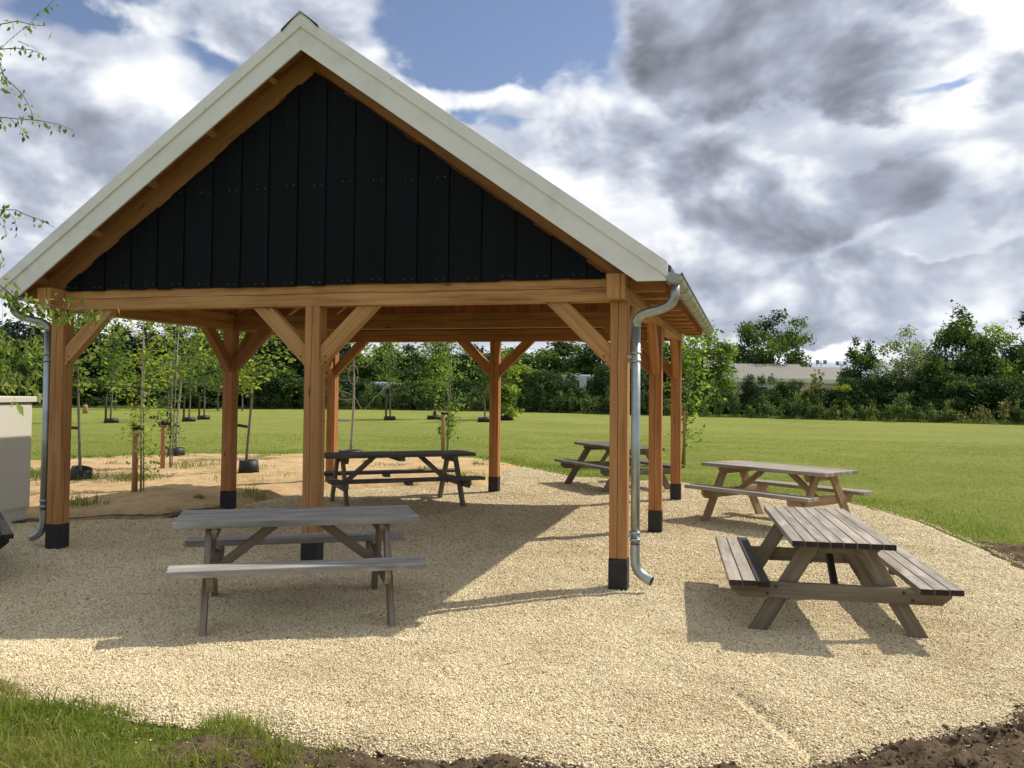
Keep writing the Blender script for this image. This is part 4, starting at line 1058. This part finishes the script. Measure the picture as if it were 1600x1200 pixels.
def build_far():
    gt, gs = 'trees beyond the lawn', 'shrubs of the hedge'
    # dark wood at the far back
    for px, top, w in [(-30, 520, 110), (28, 503, 100), (80, 516, 80), (132, 498, 70), (178, 512, 80), (222, 506, 75), (262, 501, 70), (305, 499, 75), (345, 508, 80), (392, 522, 80), (438, 530, 85), (484, 537, 80)]:
        place('pine' if px in (132, 222, 262, 305) else 'darkwood', 'dark_tree', px, top, w * 1.25, 42 + rnd.uniform(-6, 8), 'dark tree of the wood far behind the young trees on the left', 'tree', 'dark wood on the left')
    for px in range(-30, 520, 42):
        place('darkwood', 'dark_tree', px, (512 if px < 350 else 512 + (px - 350) * .17) + rnd.uniform(-4, 8), 105, 30 + rnd.uniform(-4, 5), 'dark tree of the wood far behind the young trees on the left', 'tree', 'dark wood on the left')
    for px, top, w in [(528, 536, 80), (572, 541, 80), (598, 536, 60), (642, 541, 70), (690, 545, 60), (735, 541, 90), (800, 545, 80), (868, 534, 110), (938, 533, 100), (1000, 540, 90), (1048, 536, 80)]:
        place(('darkwood', 'bushy1', 'bushy2')[int(px) % 3], 'broadleaf_tree', px, top, w * 1.25, 22 + rnd.uniform(-5, 6), 'tall dark leafy tree behind the hedge, seen through the pavilion', 'tree', 'trees seen through the pavilion')
    # single trees on the right
    place('oak', 'oak_tree', 1207, 489, 132, 45, 'large round tree standing alone behind the low hall roof', 'tree', None)
    place('bright', 'broadleaf_tree', 1098, 523, 96, 9, 'bright green tree just right of the pavilion, beside the hall roof', 'tree', None)
    place('darkwood', 'broadleaf_tree', 1068, 532, 70, 14, 'dark tree mostly hidden behind the right rear pavilion post', 'tree', None)
    place('bushy2', 'broadleaf_tree', 1345, 531, 66, 8, 'slim dark tree at the right end of the hall roof', 'tree', None)
    place('silver', 'willow_tree', 1410, 514, 92, 6, 'silvery grey green willow in the hedge on the right', 'tree', None)
    place('bushy2', 'broadleaf_tree', 1502, 486, 98, 8, 'tallest tree of the hedge, right of the silvery willow', 'tree', None)
    place('yellow', 'broadleaf_tree', 1568, 510, 120, 10, 'broad yellow green tree at the right edge', 'tree', None)
    place('pine', 'pine_tree', 1606, 496, 90, 26, 'dark pine top behind the yellow green tree at the right edge', 'tree', None)
    place('bushy1', 'broadleaf_tree', 1470, 556, 70, 5, 'low dark tree between the willow and the tallest hedge tree', 'tree', None)
    place('bushy3', 'broadleaf_tree', 1655, 505, 110, 9, 'leafy tree cut off by the right edge', 'tree', None)
    # left, around the cabinet
    place('bright', 'broadleaf_tree', 20, 545, 90, 6, 'bright leafy tree behind the cream cabinet', 'tree', None)
    place('bushy3', 'broadleaf_tree', 60, 548, 60, 3, 'small leafy tree between the cabinet and the left post', 'tree', None)
    # hedge shrubs
    for px, top, w, kn in [(-20, 588, 90, 1), (95, 596, 70, 2), (150, 590, 80, 1), (205, 586, 80, 2), (255, 588, 80, 1), (310, 590, 80, 2), (350, 585, 70, 1), (400, 574, 90, 1), (432, 582, 80, 3), (470, 572, 85, 2), (515, 586, 70, 1), (556, 590, 70, 1), (600, 600, 70, 2),
                           (640, 575, 70, 1), (672, 590, 60, 2), (705, 588, 60, 1), (742, 592, 60, 1), (792, 572, 80, 1), (840, 572, 90, 3), (868, 578, 76, 1), (893, 592, 34, 2), (958, 570, 66, 1), (932, 592, 30, 2), (1000, 590, 70, 1), (1040, 596, 60, 2), (1082, 590, 70, 1),
                           (1122, 594, 46, 2), (1150, 616, 50, 2), (1182, 586, 44, 1), (1214, 590, 40, 2), (1240, 594, 36, 1), (1264, 606, 44, 3), (1292, 606, 50, 1), (1320, 602, 40, 3), (1340, 590, 60, 1), (1376, 585, 70, 1), (1440, 590, 70, 1), (1478, 588, 70, 2),
                           (1520, 585, 80, 1), (1560, 590, 80, 1), (1600, 588, 80, 2), (1640, 590, 80, 1)]:
        place('shrub%d' % kn, 'hedge_shrub', px, top, w * 1.4, rnd.uniform(2.5, 5.5), 'dense dark shrub of the hedge bordering the lawn', 'shrub', gs)
    place('plant3', 'reddish_shrub', 1276, 571, 34, 2.5, 'thin reddish brown shrub in front of the hall roof', 'shrub', None)
    # row of young hedge plants on the lawn edge
    r2 = random.Random(3); px = 395
    while px < 1625:
        kn = r2.choice(('plant1', 'plant2', 'plant1', 'plant2', 'plant2'))
        tp = edge_y(px) - r2.uniform(20, 48); lab, g = 'young pale green hedge plant in the row along the lawn edge', 'young hedge plants'
        if 1470 < px < 1570 and r2.random() < .7: kn = 'plant3'; lab, g = 'brownish sparse hedge plant in the row along the lawn edge at the right', 'brownish hedge plants'
        place(kn, 'hedge_plant', px, tp, r2.uniform(16, 27), r2.uniform(.1, .9), lab, 'shrub', g)
        px += r2.uniform(13, 26)
    # weedy verge under the hedge
    rg = np.random.default_rng(77); n = 26000
    pxs = rg.uniform(-60, 1660, n); k = rg.uniform(0, 1, n) ** 1.6 * 5
    e = np.array([G(a, edge_y(a)) for a in np.linspace(-60, 1660, 80)]); xs = np.interp(pxs, np.linspace(-60, 1660, 80), e[:, 0]); ys = np.interp(pxs, np.linspace(-60, 1660, 80), e[:, 1])
    vx, vy = xs - CAM[0], ys - CAM[1]; ln = np.hypot(vx, vy); xs = xs + vx / ln * k; ys = ys + vy / ln * k
    hgt = (.08 + .45 * rg.random(n) * fbm(xs * .5, ys * .5, 88, 3)) * np.clip(k / .8, .35, 1)
    o = blades('verge_weeds', xs, ys, np.full(n, -.05), hgt, np.full(n, .05), ['grass_blade', 'leaf_hedge', 'grass_dry'], 78, .5, rg.choice([0, 1, 2], n, p=[.35, .5, .15]))
    tag(o, 'strip of tall weeds and grass along the foot of the hedge', 'weeds', kind='stuff')

    # hall
    d = 92.0
    def at(px, z): 
        P = D(px, 600, d); return np.array((P[0], P[1], z))
    a, b = at(1112, 0), at(1266, 0); ax = (b - a)[:2]; ln = float(np.linalg.norm(ax)); rz = math.atan2(ax[1], ax[0])
    hall = empty('hall', tuple((a + b) / 2), rz, label='low long hall with a pale tan roof behind the hedge on the right', cat='building')
    def hz(py, px=1200): return 1.75 + (606.5 + (px - 800) * .0097 - py) / F * d
    zr, ze = hz(566.5), hz(591)
    def wing(x0, x1, zr, ze, dep, y0, nm):
        MB().box((x0, y0, -.1), (x1, y0 + dep, ze - .28)).build('wall', 'hall_wall', hall)
        MB().prism([(y0 - .5, ze), (y0 + dep / 2, zr), (y0 + dep + .5, ze), (y0 + dep + .5, ze - .06), (y0 + dep / 2, zr - .08), (y0 - .5, ze - .06)][::-1], x0 - .3, x1 + .3)
        mb = MB().prism([(y0 - .5, ze), (y0 - .5, ze - .07), (y0 + dep / 2, zr - .09), (y0 + dep + .5, ze - .07), (y0 + dep + .5, ze), (y0 + dep / 2, zr)], x0 - .3, x1 + .3)
        mb.v = [np.array((v[1], v[0], v[2])) for v in mb.v]; mb.f = [f[::-1] for f in mb.f]; mb.uv = [u[::-1] for u in mb.uv]
        mb.build('roof', 'hall_roof', hall)
        MB().box((x0 - .3, y0 - .53, ze - .42), (x1 + .3, y0 - .505, ze - .0)).build('fascia', 'hall_trim', hall)
        n = int((x1 - x0) / 2.6)
        for i in range(n):
            xw = x0 + (i + .5) * (x1 - x0) / n
            f = MB().box((xw - .75, y0 - .06, 1.0), (xw + .75, y0 - .004, 2.2)).build('window', 'hall_trim', hall)
            MB().box((xw - .66, y0 - .075, 1.08), (xw + .66, y0 - .065, 2.12)).build('pane', 'window_glass', f)
    wing(-ln / 2, ln / 2, zr, ze, 9, 0, 'a')
    wing(ln / 2 + .35, ln / 2 + 5.2, hz(572, 1300), hz(593, 1300), 8, .8, 'b')
    # flood lights
    for px, top, lab in ((1283, 563, 'floodlight mast with twin lamps above the hall roof, left one'), (1314, 565, 'floodlight mast with twin lamps by the slim dark tree')):
        P = D(px, 600, 120.0); zt = 1.75 + (606.5 + (px - 800) * .0097 - top) / F * 120
        o = empty('floodlight_mast', (P[0], P[1], 0), .27, label=lab, cat='floodlight')
        MB().tube([(0, 0, 0), (0, 0, zt)], [.09, .05], 8).build('mast', 'lamp_grey', o)
        MB().box((-.7, -.04, zt - .5), (.7, .04, zt - .42)).build('cross_arm', 'lamp_grey', o)
        for k in (-.5, .5):
            MB().beam((k - .22, -.1, zt - .2), (k + .22, -.1, zt - .2), .14, .42, (0, .4, 1)).build('lamp', 'lamp_grey', o)
    # caravans glimpsed through the hedge
    for px, py0, back, rz, lab in ((915, 586, 7.0, .35, 'white caravan half hidden by shrubs, left of the right front post'), (588, 597, 6.0, .1, 'white caravan barely showing through the hedge behind the shed middle')):
        P, dd = far_point(px, back)
        top = 1.75 + (606.5 + (px - 800) * .0097 - py0) / F * dd
        lab = lab if px > 800 else 'white caravan barely showing through the hedge left of the rear middle post'
        o = empty('caravan', (P[0], P[1], 0), rz, label=lab, cat='caravan')
        Ht = top; prof = [(-2.1, .45), (2.1, .45), (2.2, 1.0), (2.05, Ht - .35), (1.75, Ht - .05), (1.3, Ht), (-1.4, Ht), (-1.85, Ht - .12), (-2.2, 1.3)]
        MB().prism(prof, -1, 1).build('body', 'caravan_white', o, .06)
        for xw in (-1.1, .3): MB().box((xw - .4, -1.02, Ht - .95), (xw + .4, -1.004, Ht - .45)).build('window', 'window_glass', o)
        for sy in (-1, 1):
            MB().tube([(0, sy * .85, .32), (0, sy * 1.0, .32)], .32, 16).build('wheel', 'rubber', o)
        MB().beam((2.1, 0, .5), (3.2, 0, .45), .08, .08).build('drawbar', 'lamp_grey', o)
build_far()

# ------------------------------------------------------------------ young staked trees
def sapling(loc, H, label, lean=(0, 0), crown0=.4, width=1.3, n=700, size=.085, mat=('leaf_bright', 'leaf_mid'), bark='pale_bark', r0=.022, seed=0, nb=26, up=.5, low=None, cane=None, name='young_tree', wild=0, sc_=.82):
    rg = np.random.default_rng(seed + 900)
    T = empty(name, loc, 0, label=label, cat='young tree', group='young planted trees')
    mb = MB(); top = np.array((lean[0], lean[1], H))
    def tr(u): 
        return np.array((lean[0] * u + .03 * math.sin(u * 5 + seed), lean[1] * u + .03 * math.cos(u * 4 + seed * 2), H * u))
    mb.tube([tr(u) + (0, 0, -.12 if u == 0 else 0) for u in np.linspace(0, 1, 12)], list(r0 * np.linspace(1.2, .25, 12)), 7)
    bm = mb; P, N = [], []
    for i in range(nb):
        u = crown0 + (1 - crown0) * (i + rg.random()) / nb
        if low and rg.random() < low: u = rg.uniform(.08, crown0)
        a = rg.uniform(0, 2 * math.pi); f = math.sin(math.pi * min(1, max(.06, (u - crown0) / (1 - crown0) * .86 + .14))) ** .7 if u > crown0 else .4
        ln = width / 2 * f * rg.uniform(.55, 1.15)
        s = tr(u); e = s + np.array((math.cos(a), math.sin(a), up + rg.normal(0, .15))) * ln; m = (s + e) / 2 + np.array((0, 0, .10 * ln))
        bm.tube([s, m, e], [r0 * .34, r0 * .22, r0 * .09], 4)
        k = max(4, int(n / nb * (.5 + ln / (width / 2)) * 1.0))
        t = rg.random(k) ** .7
        q = (1 - t)[:, None] ** 2 * s + 2 * ((1 - t) * t)[:, None] * m + (t ** 2)[:, None] * e
        q = q + rg.standard_normal((k, 3)) * np.array((.6, .6, .5)) * (.05 + .09 * width)
        P.append(q); N.append(np.tile((0, 0, 1.0), (k, 1)))
    for w in range(wild):                      # long bare side shoots
        u = rg.uniform(.35, .6); a = rg.uniform(-.6, .6) + (0 if w % 2 else math.pi); s = tr(u)
        e = s + np.array((math.cos(a) * .7, math.sin(a) * .3, .25)); bm.tube([s, (s + e) / 2 - (0, 0, .14), e], [.009, .008, .004], 5)
    if cane: MB().tube([np.array((.05, .02, 0)), np.array((.05 + lean[0] * .8, .02, cane))], .011, 6).build('bamboo_cane', 'pale_bark', T)
    bm.build('trunk', bark, T)
    P = np.concatenate(P); N = np.concatenate(N); size = size * sc_
    fm = (rg.random(len(P)) < .35).astype(int) if len(mat) > 1 else None
    link_mesh('leaves', leaves_mesh('leaves', P, N, size, list(mat), seed + 1, .7, .12, fm, hang=.35), T)
    return T
def stake(loc, h, label, r=.042, cap=False, strap_to=None, strap='strap_black', wood_m='stake_wood'):
    s = empty('tree_stake', loc, 0, label=label, cat='stake', group='round wooden tree stakes')
    MB().tube([(0, 0, -.1), (0, 0, h - .015), (0, 0, h)], [r, r, r * .9], 10).build('pole', wood_m, s)
    if cap:
        MB().tube([(0, 0, h - .09), (0, 0, h - .02)], [r + .012, r + .016], 10).build('strap_wrap', 'strap_black', s)
        MB().beam((-.02, -.06, h - .03), (.13, .03, h - .07), .006, .06).build('strap', 'strap_black', s)
    if strap_to is not None:
        d = np.array(strap_to) - np.array(loc)
        MB().beam((0, 0, h - .08), (d[0], d[1], h - .08 + d[2]), .012, .055).build('strap', strap, s)
    return s
def tub(loc, label, r=.19, h=.2, tilt=(0, 0), rt=None):
    o = empty('watering_ring', loc, 0, label=label, cat='watering ring', group='black plastic watering rings')
    o.rotation_euler = (tilt[0], tilt[1], 0)
    rt = rt or r * .88; mb = MB(); n = 22
    ring = [(r, -.03), (rt, h), (rt - .012, h), (r - .012, -.03)]
    for i in range(n):
        a0, a1 = 2 * math.pi * i / n, 2 * math.pi * (i + 1) / n; b = len(mb.v)
        for a in (a0, a1):
            for q in ring: mb.v.append(np.array((q[0] * math.cos(a), q[0] * math.sin(a), q[1])))
        for j in range(4):
            k = (j + 1) % 4; mb.face([b + j, b + 4 + j, b + 4 + k, b + k], [(0, 0)] * 4, 0, j in (0, 2))
    mb.build('ring', 'tub_plastic', o)
    MB().tube([(0, 0, -.02), (0, 0, h * .55)], [r - .014, (r + rt) / 2 - .014], n).build('soil_fill', 'soil', o)
    return o

def build_young_trees():
    def g(px, py, z=0): return tuple(G(px, py, z))
    sz = lambda p: float(sand_z(np.array([p[0]]), np.array([p[1]]), poly_sd(np.array([p[0]]), np.array([p[1]]), SAND))[0])
    def gs(px, py):
        p = G(px, py); z = sz(p); p = G(px, py, z); return (p[0], p[1], z)
    # beside the left front post
    p = gs(124, 748)
    sapling(p, 3.5, 'young tree with black watering ring right of the left front post', (-.12, 0), .42, 1.7, 1000, .10, ('leaf_bright', 'leaf_mid'), 'grey_bark', .026, 1, 30, wild=1)
    tub((p[0] + .02, p[1], p[2]), 'tilted black watering ring right of the left front post', .2, .2, (.05, .22))
    q = (p[0] - .62, p[1] + .1, p[2]); stake(q, .98, 'tree stake hidden behind the left front post, its black strap showing', strap_to=(p[0] - .06, p[1], p[2]))
    # twiggy tree with its stake in front
    p = gs(219, 766); q = gs(210, 768)
    stake(q, 1.07, 'brown stake with black cap, nearest the gravel, in front of a thin leafy tree', .048, True)
    sapling(p, 3.2, 'thin young tree with a bamboo cane behind the nearest brown stake', (-.10, .1), .30, 1.25, 1000, .075, ('leaf_bright', 'leaf_yellowish'), 'pale_bark', .016, 2, 40, .35, low=.25, cane=2.9, wild=0)
    p = gs(264, 731); q = gs(254, 733)
    stake(q, .98, 'brown stake with black cap, second from the gravel, beside a dark feathery tree', .048, True)
    sapling(p, 3.5, 'feathery dark green young tree beside the second brown stake', (.12, 0), .30, 1.1, 900, .075, ('leaf_mid', 'leaf_dark'), 'pale_bark', .018, 3, 40, .1, low=.35, cane=3.1)
    p = g(275, 712)
    sapling(p, 4.4, 'tall leaning young tree with pale bark at the edge of the sand', (.32, 0), .40, 2.0, 800, .11, ('leaf_bright', 'leaf_mid'), 'pale_bark', .03, 4, 32, .35, wild=1)
    tub(p, 'black watering ring at the far edge of the sand, half behind the feathery tree', .22, .2)
    # behind the left middle post
    p = gs(387, 738)
    sapling(p, 3.5, 'young tree in a black watering ring right of the left middle post', (.06, 0), .45, 2.0, 1000, .11, ('leaf_bright', 'leaf_mid'), 'grey_bark', .026, 5, 30, .4)
    tub((p[0] + .02, p[1], p[2]), 'large black watering ring on the sand right of the left middle post', .2, .24)
    stake((p[0] - .42, p[1] - .05, p[2]), 1.02, 'tree stake mostly hidden behind the left middle post', strap_to=(p[0] - .02, p[1], p[2] - .06))
    # between the rear left post and the middle
    p = g(547, 714)
    sapling(p, 3.9, 'young tree with coiled pale rope, right of the rear left post', (.1, 0), .62, 1.9, 620, .115, ('leaf_bright', 'leaf_mid'), 'pale_bark', .032, 6, 22, .4, wild=3)
    tub(p, 'wide black watering ring showing above the dark table', .27, .17, rt=.29)
    stake((p[0] - .5, p[1] + .05, p[2]), .98, 'tree stake behind the rear left post, with a grey strap', strap_to=(p[0] - .03, p[1], p[2]), strap='strap_grey')
    rp = MB(); a = np.array(p) + (.06, -.02, 2.05)
    rp.tube([a + (math.cos(t) * .13, 0, math.sin(t) * .24) for t in np.linspace(0, 6.1, 18)], .007, 5)
    rp.tube([a + (-.75, 0, .55), a + (-.35, 0, .22), a + (-.02, 0, .1)], .006, 5)
    rp.tube([a + (-.75, 0, -.02), a + (-.4, 0, -.38), a + (-.02, 0, -.5)], .006, 5)
    rp.tube([a + (.02, 0, -.5), a + (.28, 0, -.92), a + (.6, 0, -.55), a + (1.0, 0, -.22)], .006, 5)
    tag(rp.build('rope', 'rope_white'), 'pale rope looped round the young tree by the rear left post', 'rope')
    # stake with leafy climber in front of the lawn
    p = g(697, 702); q = g(692, 706)
    stake(q, 1.1, 'stake with black cap and leafy shoots, just left of the rear middle post', .05, True)
    sapling(p, 3.6, 'slender leafy young tree behind the stake left of the rear middle post', (.12, 0), .25, 1.35, 1200, .095, ('leaf_bright', 'leaf_mid'), 'pale_bark', .018, 7, 44, .3, low=.3, cane=3.3)
    # right rear post
    p = g(1064, 722); q = g(1069, 724)
    stake(q, 1.25, 'thin stake standing tight behind the right rear post', .035)
    sapling(p, 3.5, 'young tree with bright leaves right of the right rear post', (.42, 0), .40, 1.9, 1100, .115, ('leaf_bright', 'leaf_mid'), 'grey_bark', .024, 8, 34, .35, low=.22)
    # far ones on the lawn
    FAR = [(174, 659, 3.9, 2.6, 165, 'left part of the lawn, first staked tree from the left', 'mid', 11), (295, 657, 3.8, 2.8, 287, 'first of two staked trees far behind the pale leaning tree', 'mid', 12),
           (318, 654, 4.2, 2.6, 311, 'second of two staked trees far behind the pale leaning tree', 'mid', 13), (609, 655, 4.6, 3.2, 603, 'far on the lawn right of the coiled rope', 'bright', 14)]
    for px, py, H, w, sx, lab, kd, sd in FAR:
        p = g(px, py)
        sapling(p, H, 'young staked tree, ' + lab, (.05, 0), .36, w * .8, 620, .16, ('leaf_' + kd, 'leaf_mid', ), 'grey_bark', .04, sd, 34, .5)
        tub(p, 'small black watering ring, ' + lab, .34, .16)
        stake(g(sx, py + .8), 1.2, 'small far stake, ' + lab, .05, strap_to=p, wood_m='stake_dark')
    p = g(679, 654); sapling(p, 4.8, 'bushy young tree far on the lawn, left of the slender leafy one', (.02, 0), .30, 3.4, 1900, .17, ('leaf_mid', 'leaf_bright'), 'dark_bark', .08, 15, 46, .8)
    tub(p, 'small black watering ring under the bushy far tree', .45, .18)
    p = g(758, 658); tub(p, 'small black watering ring half hidden by the rear middle post', .42, .2)
    sapling(p, 3.6, 'far young tree hidden behind the rear middle post', (0, 0), .35, 1.2, 500, .17, ('leaf_mid', 'leaf_dark'), 'grey_bark', .04, 16, 26, .6)
    p = g(790, 655); tub(p, 'small black watering ring right of the rear middle post', .45, .2)
    cm, tm, H, Wd = KINDS['column']
    o = empty('young_tree', (p[0], p[1], 0), 0, label='narrow columnar young tree right of the rear middle post', cat='young tree', group='young planted trees')
    o.scale = (.47, .47, .40); link_mesh('leaves', cm, o); link_mesh('trunk', tm, o)
    # thin trees at the back of the lawn on the left
    for i, (px, py, H) in enumerate([(181, 639, 3.8), (230, 638.5, 4.2), (262, 640, 4.0), (340, 641, 3.9), (378, 641, 3.6)]):
        p = g(px, py)
        sapling(p, H, 'thin young tree in the rough grass at the far left of the lawn', (.1, 0), .3, 2.4, 420, .22, ('leaf_bright', 'leaf_mid'), 'grey_bark', .05, 30 + i, 30, .5)
    o = empty('marker_post', g(133, 645), 0, label='short orange brown post far out on the left of the lawn', cat='post')
    MB().tube([(0, 0, -.05), (0, 0, .42), (0, 0, .5)], [.14, .14, .1], 10).build('post_body', 'stake_wood', o)
    MB().tube([(0, 0, .5), (0, 0, .62)], [.1, .03], 10).build('post_top', 'end_grain', o)
build_young_trees()

# ------------------------------------------------------------------ birch on the left
def build_birch():
    rg = np.random.default_rng(41)
    base = D(-330, 900, 6.2); base[2] = 0
    T = empty('birch_tree', (base[0], base[1], 0), 0, label='birch standing left of the frame, its thin leafy branches hanging in at the left edge', cat='tree')
    B = np.array((base[0], base[1], 0.0))
    tk = MB(); tp = [np.array((.02 * math.sin(i), .03 * math.cos(i * 1.3), i * .62)) for i in range(12)]; tp[0][2] = -.1
    tk.tube(tp, list(np.linspace(.10, .012, 12)), 10); tk.build('trunk', 'pale_bark', T)
    br = MB(); P, N, S = [], [], []
    def branch(pts, start_z, r=.007, dens=24, size=.032, sp=.05):
        w = [D(*q) - B for q in pts]
        s = np.array((0, 0, start_z)); c1 = s + (w[0] - s) * .35 + (0, 0, .32); c2 = w[0] - (w[1] - w[0]) * .9
        full = [(1 - u) ** 3 * s + 3 * (1 - u) ** 2 * u * c1 + 3 * (1 - u) * u * u * c2 + u ** 3 * w[0] for u in np.linspace(0, 1, 9)][:-1] + w
        for a, b in zip(full[3:8], full[4:9]):
            for t in rg.random(int(np.linalg.norm(b - a) * dens * .8)):
                P.append(a + (b - a) * t + rg.normal(0, sp * .9, 3) + (0, 0, -.02)); S.append(size)
        n = len(full); br.tube(full, list(np.linspace(r, .0016, n)), 5)
        for a, b in zip(w[:-1], w[1:]):
            L_ = np.linalg.norm(b - a); k = max(1, int(L_ * dens))
            for t in rg.random(k):
                c = a + (b - a) * t
                P.append(c + rg.normal(0, sp * .35, 3) + (0, 0, -.008)); S.append(size)
    def twig(pts, dens=24, size=.032, r=.0022):
        w = [D(*q) - B for q in pts]; br.tube(w, list(np.linspace(r, .001, len(w))), 4)
        for a, b in zip(w[:-1], w[1:]):
            k = max(1, int(np.linalg.norm(b - a) * dens))
            for t in rg.random(k): P.append(a + (b - a) * t + rg.normal(0, .008, 3) + (0, 0, -.008)); S.append(size)
    z = 5.3
    branch([(-40, 40, z), (0, 38, z), (28, 33, z), (48, 38, z), (60, 40, z), (72, 40, z)], 3.9, dens=80)
    twig([(0, 78, z), (12, 65, z), (30, 50, z), (48, 36, z), (62, 18, z), (72, 14, z)], 30)
    twig([(72, 14, z), (78, 6, z), (86, -2, z)], 60)
    branch([(-40, 80, z), (0, 77, z), (25, 75, z), (48, 78, z), (60, 82, z), (68, 86, z)], 3.7, dens=80)
    twig([(28, 64, z), (40, 69, z), (52, 73, z), (60, 80, z)], 40)
    branch([(-40, 96, z), (0, 104, z), (8, 122, z), (22, 134, z), (34, 146, z), (44, 162, z), (52, 182, z)], 3.6, dens=75)
    twig([(-10, 90, z), (2, 100, z), (6, 118, z), (4, 132, z)], 80)
    branch([(-40, 180, z), (0, 183, z), (30, 186, z), (60, 188, z), (90, 194, z), (114, 203, z)], 3.4, dens=80)
    twig([(16, 186, z), (30, 198, z), (40, 208, z), (44, 218, z)], 60)
    branch([(-50, 322, z), (0, 328, z), (24, 328, z), (42, 336, z), (64, 344, z), (86, 356, z)], 2.9, dens=75)
    twig([(-6, 326, z), (4, 340, z), (8, 354, z), (8, 368, z)], 90); twig([(14, 332, z), (24, 344, z), (26, 362, z)], 60); twig([(-6, 380, z), (2, 392, z), (4, 408, z)], 90)
    # lower branch hanging across the left front post
    z = 4.7
    branch([(-60, 440, z), (0, 446, z), (20, 462, z), (40, 470, z), (60, 473, z), (85, 478, z), (120, 486, z), (150, 490, z), (170, 496, z), (188, 505, z)], 2.6, r=.006, dens=150, size=.038, sp=.11)
    for q in ([(20, 462, z), (26, 470, z), (30, 476, z)], [(42, 470, z), (50, 482, z), (56, 490, z)], [(60, 474, z), (66, 484, z), (70, 492, z)], [(86, 478, z), (90, 488, z), (92, 496, z)], [(100, 482, z), (104, 490, z), (103, 497, z)], [(30, 468, z), (34, 478, z), (38, 488, z)], [(8, 455, z), (12, 468, z), (20, 480, z)]):
        twig(q, 220, .038)
    # upright stem and dense foliage behind the cabinet
    z = 12.2
    branch([(-160, 600, 9), (-60, 560, z), (2, 540, z), (4, 480, z), (2, 462, z)], 1.4, dens=10)
    twig([(3, 496, z), (20, 484, z), (34, 482, z)], 10, .06); twig([(6, 484, z), (16, 494, z), (30, 506, z)], 12, .06)
    for i in range(64):
        a = np.array((rg.uniform(-40, 62), rg.uniform(505, 606), z + rg.uniform(-.4, .6)))
        if a[0] > 30 and a[1] < 520: continue
        b = a + (rg.uniform(-4, 22), rg.uniform(2, 22), 0); twig([tuple(a), tuple((a + b) / 2 - (0, 3, 0)), tuple(b)], 75, .085, .003)
    twig([(14, 560, 5.2), (19, 590, 5.2), (21, 612, 5.2), (23, 626, 5.2)], 60, .036)
    br.build('branches', 'birch_twig', T)
    P = np.array(P); S = np.array(S)
    Nn = rg.standard_normal((len(P), 3)) * np.array((1, 1, .3))
    link_mesh('leaves', leaves_mesh('leaves', P, Nn, S, ['leaf_birch', 'leaf_mid'], 43, .5, .08, (rg.random(len(P)) < .35).astype(int), hang=1.3), T)
build_birch()
